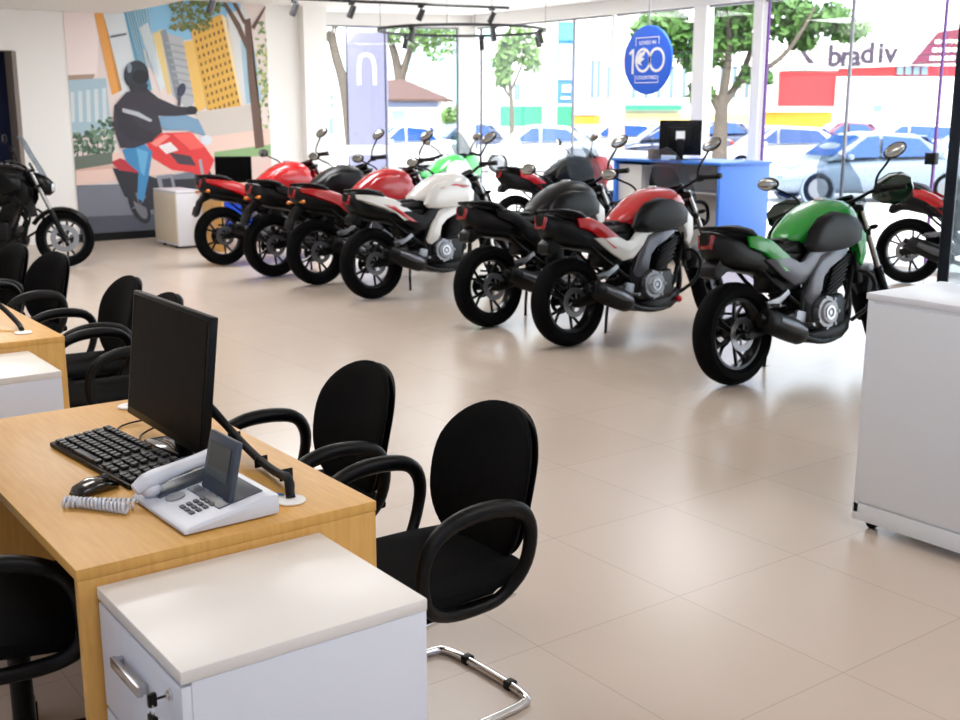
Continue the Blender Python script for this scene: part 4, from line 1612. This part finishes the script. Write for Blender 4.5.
    P('bike_red', 'DE3B3C', [(146, 142), (160, 133), (190, 132), (204, 146), (214, 160), (206, 178), (190, 172), (172, 170), (152, 158)])
    P('bike_red2', 'F0625A', [(172, 134), (192, 133), (204, 147), (190, 150)])
    P('bike_shadow', '4A3A44', [(168, 152), (190, 156), (196, 166), (178, 164)])
    P('bike_screen', '7CA0BE', [(155, 118), (178, 112), (198, 120), (206, 136), (186, 130), (164, 130)])
    for k in range(5):
        P('bike_spoke', '6E7078', [(139, 206), (139 + 8 * math.cos(k * 1.257 + .4), 206 + 15 * math.sin(k * 1.257 + .4)), (140 + 8 * math.cos(k * 1.257 + .55), 206 + 15 * math.sin(k * 1.257 + .55))])
    P('bike_engine', '8A8C94', [(156, 176), (172, 174), (176, 190), (160, 194)]); P('bike_engine2', '3A3C46', [(161, 179), (170, 178), (172, 187), (163, 189)])
    P('bike_white', 'E9E2E4', [(158, 146), (170, 142), (178, 150), (166, 154)]); P('bike_light_red', 'F28A80', [(150, 143), (164, 134), (170, 136), (156, 147)])
    P('bike_fork', '9A9CA4', [(198, 160), (201, 159), (206, 186), (203, 187)])
    oval('bike_lamp', 'D9DEE4', 206, 140, 6, 5)
    P('jeans', '3F86B8', [(122, 150), (142, 142), (152, 152), (148, 178), (143, 202), (137, 198), (138, 172), (126, 162)])
    P('jeans_lite', '64A8D0', [(136, 148), (148, 152), (144, 176), (140, 172)])
    P('jacket', '34303C', [(114, 106), (126, 92), (146, 88), (158, 98), (176, 106), (194, 108), (196, 114), (176, 116), (158, 116), (162, 132), (150, 142), (134, 148), (120, 148), (113, 126)])
    P('arm', '2A2632', [(116, 108), (128, 110), (138, 126), (156, 134), (152, 142), (130, 140), (118, 128)])
    P('cuff', 'B9BEC6', [(122, 108), (138, 112), (152, 120), (150, 122), (136, 116), (122, 112)])
    oval('glove', '24222A', 191, 110, 6, 4)
    oval('helmet', '2C3440', 136, 75, 12.5, 14.5)
    oval('visor', '1A1C24', 140, 77, 8.5, 7)
    oval('shine', '8A94A0', 129, 68, 2.4, 5)
    P('chin', '2A2A34', [(128, 84), (148, 84), (146, 92), (131, 93)])
    oval('print_mirror', '3A3E58', 181, 90, 4, 7, .3)
    P('mirror_arm', '4A4C5A', [(178, 96), (181, 96), (180, 106), (177, 106)])
    o = m.build('mural', mats, None, False)
    tag(o, 'large printed wall mural of a rider on a red motorcycle between city towers', 'mural')


mural()

# ------------------------------------------------------------------ outside
LEAF = mat('tree_leaves', '3F6428', 0.6, var=.5, scale=6)
LEAF2 = mat('pale_leaves', '5C7C40', 0.6, var=.45, scale=6)
BARK = mat('tree_bark', '504840', 0.85, var=.25, scale=12)
FACW = mat('facade_white', 'D8D6D2', .7, var=.03, scale=.6)
FACC = mat('facade_pale_cyan', 'B9D2D4', .5)
CARW = mat('car_white', 'DADCE0', .25, coat=.6)
CARS = mat('car_silver', '6A7888', .28, .3, coat=.6)
CARD = mat('car_dark_blue', '2C3550', .25, .3, coat=.6)
CARR = mat('car_dark_red', '6A1A26', .25, .2, coat=.6)
CARGL = mat('car_glass', '1C4380', .12, .1, coat=.3)
HUB = mat('wheel_alloy', '707378', .35, .8)


def car(px, dep, deg, paint, label, L=4.3, H=1.46, W=1.74, hatch=False):
    p = at(px, 150, dep)
    t = empty('car', (p.x, p.y, GZ), -YAW + R(deg), label, 'car', 'cars parked across the street')
    h = L / 2
    # front points to local -x (left in the view)
    m = MB()
    secs = [(-h, .30, .55, W * .36), (-h + .06, .24, .66, W * .43), (-h + .35, .20, .76, W * .48), (-h + 1.0, .19, .88, W * .5), (-.2, .18, .93, W * .5), (h - 1.0, .18, .96, W * .5), (h - .35, .22, .97, W * .485), (h - .06, .28, .92, W * .45), (h, .36, .80, W * .40)]
    m.loft(secs, n=28, e=4.2)
    rb = h - (.25 if hatch else .85)
    m.loft([(-h + 1.02, .86, .90, W * .46), (-h + 1.35, .86, 1.16, W * .43), (-h + 1.75, .86, H - .04, W * .39), (-.1, .86, H, W * .385), (rb - .55, .86, H - .05, W * .385), (rb - .1, .86, 1.16, W * .42), (rb, .86, .93, W * .45)], n=28, e=4.5)
    for x in (-h + .80, h - .82):
        for s in (-1, 1):
            m.lathe([(.33, s * W * .44), (.37, s * W * .44), (.37, s * W * .505), (.33, s * W * .505)], (x, 0, .32), 'y', 28)
    b = m.build('body', paint, t)
    zt = H - .10
    for s in (-1, 1):
        for pts in ([(-h + 1.30, .95), (-h + 1.83, zt), (-.12, zt + .02), (-.12, .95)], [(-.04, .95), (-.04, zt + .02), (rb - .60, zt - .04), (rb - .22, .97)]):
            m = MB()
            vs = [(x, s * (W * .452 - (z - .9) * .115), z) for x, z in pts]
            vo = [(x, s * (W * .452 - (z - .9) * .115 + .012), z) for x, z in pts]
            m.rings([vs, vo]); m.build('side_window', CARGL, t, False)
    m = MB(); m.rings([[(-h + 1.12, y, .95) for y in (-W * .42, W * .42)] + [(-h + 1.70, y, zt) for y in (W * .36, -W * .36)], [(-h + 1.09, y, .97) for y in (-W * .42, W * .42)] + [(-h + 1.67, y, zt + .02) for y in (W * .36, -W * .36)]]); m.build('windscreen', CARGL, t, False)
    m = MB(); m.rings([[(rb - .03, y, .99) for y in (-W * .41, W * .41)] + [(rb - .40, y, zt) for y in (W * .35, -W * .35)], [(rb + .01, y, 1.0) for y in (-W * .41, W * .41)] + [(rb - .36, y, zt + .02) for y in (W * .35, -W * .35)]]); m.build('rear_window', CARGL, t, False)
    for x in (-h + .80, h - .82):
        for s in (-1, 1):
            m = MB(); m.lathe(tyre_prof(.32, .21, .19), (x, s * (W * .5 - .07), .32), 'y', 28); w = m.build('wheel', RUB, t)
            m = MB(); m.cyl((x, s * (W * .5 - .07) - .06, .32), (x, s * (W * .5 - .07) + .06, .32), .21, n=24); m.build('rim', HUB, w)
    for s in (-1, 1):
        m = MB(); m.box((-h + .10, s * W * .36, .64), (.18, .30, .13), bev=.03); m.build('headlight', LENS_W, t)
        m = MB(); m.box((h - .08, s * W * .38, .80), (.14, .24, .18), bev=.03); m.build('tail_light', LENS_R, t)
        m = MB(); m.box((-h + 1.42, s * (W * .5 + .06), .96), (.10, .16, .11), bev=.03); m.build('door_mirror', paint, t)
    return t


car(868, 24.4, 6, CARS, 'silver saloon car just outside the glass at right, nearest of the cars', L=4.4)
car(772, 34, 4, CARW, 'white hatchback with blue-tinted windows left of the silver car', L=3.9, hatch=True)
car(842, 46, 2, CARR, 'dark red car parked behind the silver car', L=4.2)
car(902, 40, 0, CARW, 'white estate car with blue windows behind the silver saloon', L=4.4, hatch=True)
car(985, 29, 0, CARW, 'white car cut off by the right edge of the picture', L=4.4)
car(398, 36.5, 30, CARW, 'white saloon furthest left of the parked cars, below the brown roof', L=4.2)
car(462, 41.5, 28, CARD, 'dark blue car parked just left of the white window post', L=4.2)
car(540, 36, 4, CARW, 'white car with dark windows just right of the white window post', L=4.4)
car(612, 43.5, 0, CARW, 'white car behind the brown concrete pole', L=4.0, hatch=True)
car(668, 39.5, 0, CARD, 'dark blue car parked behind the monitor on the counter', L=4.2)
car(716, 48, 0, CARD, 'dark blue car parked under the big tree', L=4.2)


def block(name, px0, px1, pt, pb, dep, thick, m_, label, cat='building'):
    """a building facing the shop; local x to the right of the view, local y away"""
    zt = at((px0 + px1) / 2, pt, dep).z
    zb = GZ if pb is None else at((px0 + px1) / 2, pb, dep).z
    p = at((px0 + px1) / 2, HOR, dep)
    w = (px1 - px0) * dep / math.hypot(FOC, 250)
    t = empty(name, (p.x, p.y, zb), -YAW, label, cat)
    m = MB(); m.box((0, thick / 2, (zt - zb) / 2), (w, thick, zt - zb)); m.build('wall', m_, t, False)
    k = dep / math.hypot(FOC, 250)

    def add(pname, a0, a1, b0, b1, mm, out=.06):
        z1 = at((a0 + a1) / 2, b0, dep).z - zb; z0 = at((a0 + a1) / 2, b1, dep).z - zb
        m = MB(); m.box((((a0 + a1) / 2 - (px0 + px1) / 2) * k, -out / 2 + .01, (z0 + z1) / 2), ((a1 - a0) * k, out, z1 - z0))
        return m.build(pname, mm, t, False)
    t['label'] = label
    return t, add


WIND = mat('window_dark', '5E7480', .2)
WINC = mat('window_cyan', '8FB6BE', .2)
GREENF = mat('shopfront_green', '1E8A62', .5)
YELF = mat('wall_yellow', 'D8A92E', .6)
REDF = mat('facade_red', 'A81A20', .5)
MAROON = mat('sign_maroon', '5E142C', .5)
PLUM = mat('sign_plum_letter', '2A1C34', .5)

t, add = block('building', 292, 352, 82, None, 62, 8, FACW, 'white building with small dark windows at far left outside')
for i, (a, b_) in enumerate(((322, 98), (330, 98), (322, 106), (330, 106))):
    add('window', a, a + 4, b_ - 3, b_ + 1, WIND)
for a in (322, 329, 349):
    add('window', a, a + 4, 118, 134, WIND)
add('signboard', 343, 352, 84, 98, mat('sign_orange_red', 'C2502E', .5), .3)
t, add = block('building', 408, 500, -60, None, 80, 8, FACC, 'tall pale cyan tower with vertical fins behind the brown roof')
for i in range(12):
    add('fin', 410 + i * 7.6, 412.4 + i * 7.6, -58, 124, FACW if i % 2 else WINC, .5)
t, add = block('house', 372, 442, 100, None, 47, 6, FACW, 'low white house with a hipped brown tile roof')
m = MB(); k = 47 / 1155.0
zb = at(405, 101, 47).z - GZ; zt = at(405, 78, 47).z - GZ
m.rings([[(-1.6, -.6, zb), (1.75, -.6, zb), (1.75, 6.5, zb), (-1.6, 6.5, zb)], [(-1.6, -.6, zb + .08), (1.75, -.6, zb + .08), (1.75, 6.5, zb + .08), (-1.6, 6.5, zb + .08)], [(-1.0, 2.4, zt), (-.25, 2.4, zt), (-.25, 3.2, zt), (-1.0, 3.2, zt)]])
m.build('roof', mat('brown_roof_tile', '4E352F', .8, var=.2, scale=3), t, False)
add('fascia', 384, 438, 102, 107, mat('fascia_blue_grey', '6A7494', .5), .2)
add('window', 392, 404, 111, 120, WINC)
t, add = block('building', 498, 600, -50, None, 52, 8, FACW, 'white building with a green shop front and pale green pilaster')
add('shopfront', 500, 545, 106, 126, GREENF); add('shopfront', 557, 572, 106, 128, GREENF)
add('pilaster', 542, 556, -45, 128, mat('pilaster_pale_green', 'C4D8A4', .6), .4)
add('window', 514, 520, 84, 100, WIND)
for a, b0, b1 in ((590, 60, 98), (600 - 4, 60, 98)):
    add('window', a, a + 3.5, b0, b1, WIND)
add('window', 591, 595, 28, 50, WINC)
add('awning', 572, 600, 108, 115, mat('awning_grey', 'A8ADB4', .6), .5)
add('yellow_wall', 572, 600, 116, 124, YELF, .2)
t, add = block('street_banner', 557, 573, 22, 104, 48.5, .12, mat('banner_blue', '2A66C0', .5), 'tall blue street banner with white marks left of the pole', 'banner')
add('upper_print', 558, 572, 24, 40, mat('banner_cyan', '49B4DC', .5)); add('middle_print', 558, 572, 44, 80, mat('banner_lilac', '8E9CD8', .5))
m = MB(); m.cyl((.33, .1, GZ - at(565, 104, 48.5).z), (.33, .1, 3.6), .05, n=12); m.build('banner_pole', TRACK, t)
add('white_mark', 562, 570, 85, 92, SIGNW, .1); add('white_mark', 561, 570, 97, 99, SIGNW, .1)
t, add = block('building', 600, 762, -50, None, 64, 8, FACW, 'long white building with tall grey windows behind the big tree')
for i in range(12):
    a = 606 + i * 12.5
    add('window', a, a + 4, 66, 98, WIND); add('window', a, a + 4, 22, 50, WINC)
add('green_canopy', 622, 680, 105, 110, GREENF, .6)
add('yellow_wall', 602, 760, 114, 124, mat('wall_soft_yellow', 'E2C878', .6), .3)
t, add = block('store', 776, 1010, 70, None, 58, 10, FACW, 'white and red store with a big lettered gable across the street')
add('red_wall', 777, 836, 72, 106, REDF, .3); add('red_band', 836, 1005, 66, 76, REDF, .3); add('white_front', 832, 1005, 77, 122, FACW, .5)
for i in range(4):
    add('window', 891 + i * 8, 897 + i * 8, 67, 75, WIND, .45)
add('window', 870, 878, 105, 112, WIND, .6)
k = 58 / 1155.0


def sx(px): return (px - 893) * k
def sz(py): return at(893, py, 58).z - GZ


m = MB(); m.plate([(sx(776), sz(71)), (sx(1005), sz(62)), (sx(1005), sz(20)), (sx(926), sz(32)), (sx(780), sz(46))], -.5, .1, 0); m.build('gable_sign', FACW, t, False)
m = MB(); m.plate([(sx(903), sz(65)), (sx(1005), sz(61)), (sx(1005), sz(20)), (sx(927), sz(33))], -.62, -.5, 0); sg = m.build('slanted_sign', MAROON, t, False)
m = MB(); m.plate([(sx(793), sz(50)), (sx(797), sz(50)), (sx(809), sz(64)), (sx(803), sz(64))], -.56, -.5, 0); m.build('logo_stroke', PLUM, t, False)
FX = Matrix.Rotation(PI / 2, 4, 'X')
for ch, px, py in (('b', 828, 57), ('r', 839, 57), ('a', 848, 56.5), ('d', 860, 54.5), ('i', 873, 54), ('v', 883, 54)):
    m = MB(); m.text(ch, 1.4, Matrix.Translation((sx(px), -.53, sz(py))) @ FX, .03, bold=.035); m.build('letter', PLUM, t, False)
for i, w_ in enumerate(('SERVICE CENTER', 'ENGINE & BRAKE', 'TYRES & PARTS')):
    m = MB()
    for j in range(10):
        if j not in (4, 7):
            m.box((sx(927 + j * 6.5 - i * 2), -.64, sz(42.5 + i * 8.2 - j * .12)), (.24, .04, .17))
    m.build('line_of_letters', SIGNW, sg, False)
t, add = block('wall', 760, 832, 112, None, 50, .4, YELF, 'low yellow wall in front of the red and white store', 'wall')
add('coping', 760, 832, 110, 112, FACW, .5)


def tree(px, base_dep, trunk_r, forks, blobs, label, leaf, seed):
    p = at(px, HOR, base_dep)
    t = empty('street_tree', (p.x, p.y, GZ), -YAW, label, 'tree', 'street trees')
    k = base_dep / math.hypot(FOC, 250)

    def L(q, dy=0.0):
        return Vector(((q[0] - px) * k, dy, at(q[0], q[1], base_dep).z - GZ))
    m = MB()
    for pts, r0, r1 in forks:
        P_ = [L(q, dy) for *q, dy in pts]
        m.tube(P_, [r0 + (r1 - r0) * i / (len(P_) - 1) for i in range(len(P_))], n=10, smooth=2)
    m.build('trunk', BARK, t)
    g = random.Random(seed)
    b = bmesh.new()
    for cx, cy, rx, ry, n in blobs:
        c = L((cx, cy)); R1, R2 = rx * k, ry * k
        for i in range(n):
            d = Vector((g.gauss(0, 1), g.gauss(0, 1), g.gauss(0, 1))).normalized() * (g.random() ** .4)
            q = c + Vector((d.x * R1, d.y * max(R1, R2), d.z * R2))
            s_ = .10 + .14 * g.random()
            u = Vector((g.gauss(0, 1), g.gauss(0, 1), g.gauss(0, 1))).normalized()
            v = u.orthogonal().normalized()
            b.faces.new([b.verts.new(q + u * s_), b.verts.new(q + v * s_ * .6), b.verts.new(q - u * s_), b.verts.new(q - v * s_ * .6)])
    me = bpy.data.meshes.new('crown'); b.to_mesh(me); b.free(); me.materials.append(leaf)
    o = bpy.data.objects.new('crown', me); COL.objects.link(o); o.parent = t; o['kind'] = 'stuff'


tree(721, 31, .2, [([(722, 180.5, 0), (721, 130, 0), (722, 95, 0)], .23, .16), ([(721, 112, 0), (706, 82, .2), (694, 58, .4), (690, 30, .5)], .13, .05), ([(722, 98, 0), (724, 62, -.3), (722, 30, -.4), (716, -10, -.5)], .13, .06), ([(723, 105, 0), (742, 80, .4), (756, 40, .6), (776, 0, .8)], .11, .05), ([(740, 82, 0), (775, 60, -.5), (792, 28, -.8), (800, 10, -.8)], .08, .03)],
     [(700, 45, 30, 26, 420), (660, 30, 30, 22, 300), (730, 25, 36, 26, 480), (775, 15, 34, 24, 420), (815, 18, 34, 16, 300), (842, 30, 22, 12, 150), (800, 40, 16, 10, 90), (700, 92, 14, 10, 50), (752, 78, 18, 12, 70), (720, -20, 60, 26, 500)],
     'big street tree with forked grey trunk behind the counter', LEAF, 5)
tree(402, 57, .3, [([(402, 148.5, 0), (402, 110, 0), (401, 78, 0)], .34, .28), ([(400, 80, 0), (396, 55, 0), (388, 30, .3), (384, 5, .4)], .24, .12), ([(402, 78, 0), (408, 58, 0), (416, 36, -.3), (430, 10, -.4)], .2, .1)],
     [(385, 30, 22, 16, 160), (418, 34, 26, 16, 220), (440, 40, 18, 22, 140), (400, 8, 40, 22, 260), (450, 20, 26, 20, 150)],
     'street tree with forked trunk growing behind the brown roof', LEAF2, 6)
tree(348, 40, .2, [([(352, 165, 0), (348, 110, 0), (344, 80, 0), (336, 52, 0), (333, 30, 0)], .22, .14), ([(334, 42, 0), (326, 34, .2), (318, 20, .3)], .12, .06), ([(334, 36, 0), (340, 22, -.2), (340, 2, -.3)], .12, .06)],
     [(305, 32, 16, 16, 110), (320, 10, 26, 16, 150), (350, 5, 24, 14, 120), (312, 55, 12, 14, 50)],
     'leaning street tree with sparse leaves at the left window', LEAF2, 7)
tree(511, 47, .1, [([(512, 157, 0), (512, 118, 0), (511, 96, 0), (508, 70, 0)], .12, .06), ([(511, 98, 0), (502, 86, 0), (500, 70, 0)], .06, .03), ([(511, 90, 0), (520, 70, 0), (526, 50, 0)], .06, .03)],
     [(508, 50, 12, 16, 170), (520, 40, 16, 14, 160), (503, 76, 9, 12, 100), (530, 60, 12, 14, 80), (500, 62, 8, 10, 70)],
     'slim young street tree just right of the white window post', LEAF2, 8)
tree(455, 44, .1, [([(455, 160, 0), (455, 125, 0)], .1, .06)], [(452, 118, 11, 10, 150), (462, 112, 8, 9, 90)], 'small green bush tree beside the brown roofed house', LEAF2, 9)
# yellow-green shrubs just outside the back glass
for px, lab in ((314, 'left of its neighbours'), (334, 'in the middle of three'), (354, 'right of its neighbours')):
    p = at(px, 168, 19)
    t = empty('shrub', (p.x, p.y, -.01), 0, 'low yellow-green shrub outside the back window, %s' % lab, 'shrub', 'shrubs outside the back window')
    g = random.Random(px); b = bmesh.new()
    for i in range(160):
        d = Vector((g.gauss(0, 1), g.gauss(0, 1), abs(g.gauss(0, 1)))).normalized() * g.random() ** .4
        q = Vector((d.x * .12, d.y * .12, .14 + d.z * .72)); u = Vector((g.gauss(0, 1), g.gauss(0, 1), g.gauss(0, 1) + .8)).normalized(); v = u.orthogonal().normalized()
        b.faces.new([b.verts.new(q + u * .09), b.verts.new(q + v * .025), b.verts.new(q - u * .09), b.verts.new(q - v * .025)])
    me = bpy.data.meshes.new('foliage'); b.to_mesh(me); b.free(); me.materials.append(mat('lime_leaves', 'B4C02C', .55, var=.3, scale=8))
    o = bpy.data.objects.new('foliage', me); COL.objects.link(o); o.parent = t; o['kind'] = 'stuff'
    m = MB(); m.cyl((0, 0, 0), (0, 0, .5), .012, .006, n=8); m.build('stem', BARK, t)

p = at(617, HOR, 27)
m = MB(); m.cyl((0, 0, 0), (0, 0, 8), .20, .15, n=20)
for z in (1.2, 3.4, 5.6):
    m.cyl((0, 0, z), (0, 0, z + .06), .205, .205, n=20)
o = m.build('utility_pole', mat('brown_concrete', 'A58F82', .8, var=.1, scale=5)); o.location = (p.x, p.y, GZ)
tag(o, 'round brownish concrete utility pole outside, left of the round sign', 'pole')
fr = Vector((math.cos(YAW), -math.sin(YAW), 0))
for i, (y0, y1) in enumerate(((46, 34), (55, 45), (62, 53))):
    a = at(620, y0 + 6, 27); c = at(1080, y1 - 5, 46)
    pts = [a.lerp(c, u / 12) + Vector((0, 0, -.25 * math.sin(PI * u / 12))) for u in range(13)]
    m = MB(); m.tube(pts, .012, n=6); o = m.build('power_cable', BLKM)
    tag(o, ('uppermost', 'middle', 'lowest')[i] + ' of the three thin power cables before the store sign', 'cable', 'power cables')


def feather_flag(px, dep, w, h, m_, label, mark):
    p = at(px, HOR, dep)
    t = empty('feather_flag', (p.x, p.y, -.01), -YAW, label, 'flag', 'feather flags outside the window')
    m = MB(); m.tube([(-w / 2, 0, 0), (-w / 2, 0, h * .75), (-w / 2 + .03, 0, h * .9), (-w * .2, 0, h)], .012, n=8, smooth=1); m.cyl((-w / 2, 0, 0), (-w / 2, 0, .03), .2, n=20); m.build('flag_pole', TRACK, t)
    m = MB(); m.plate([(-w / 2 + .015, .45), (w / 2, .45), (w / 2, h * .78), (w * .36, h * .93), (w * .1, h * .99), (-w * .2, h), (-w / 2 + .04, h * .9), (-w / 2 + .015, h * .75)], -.004, .004, 0); c = m.build('cloth', m_, t, False)
    if mark:
        m = MB(); m.tube([(-.13, -.008, 2.05), (-.13, -.008, 2.40), (-.08, -.008, 2.52), (.06, -.008, 2.52), (.12, -.008, 2.40), (.12, -.008, 2.05)], .04, n=6, smooth=2, flat=.2, upv=(0, 1, 0)); m.build('white_mark', SIGNW, c)
    return t


feather_flag(368, 18.6, .66, 3.6, mat('flag_lavender', 'B9B7DC', .7), 'tall lavender feather flag with a white mark outside the left window', True)
feather_flag(304, 19.5, .5, 3.0, mat('flag_pale_blue', 'A4CCD8', .7), 'pale blue feather flag beside the white wall, leftmost outside', False)
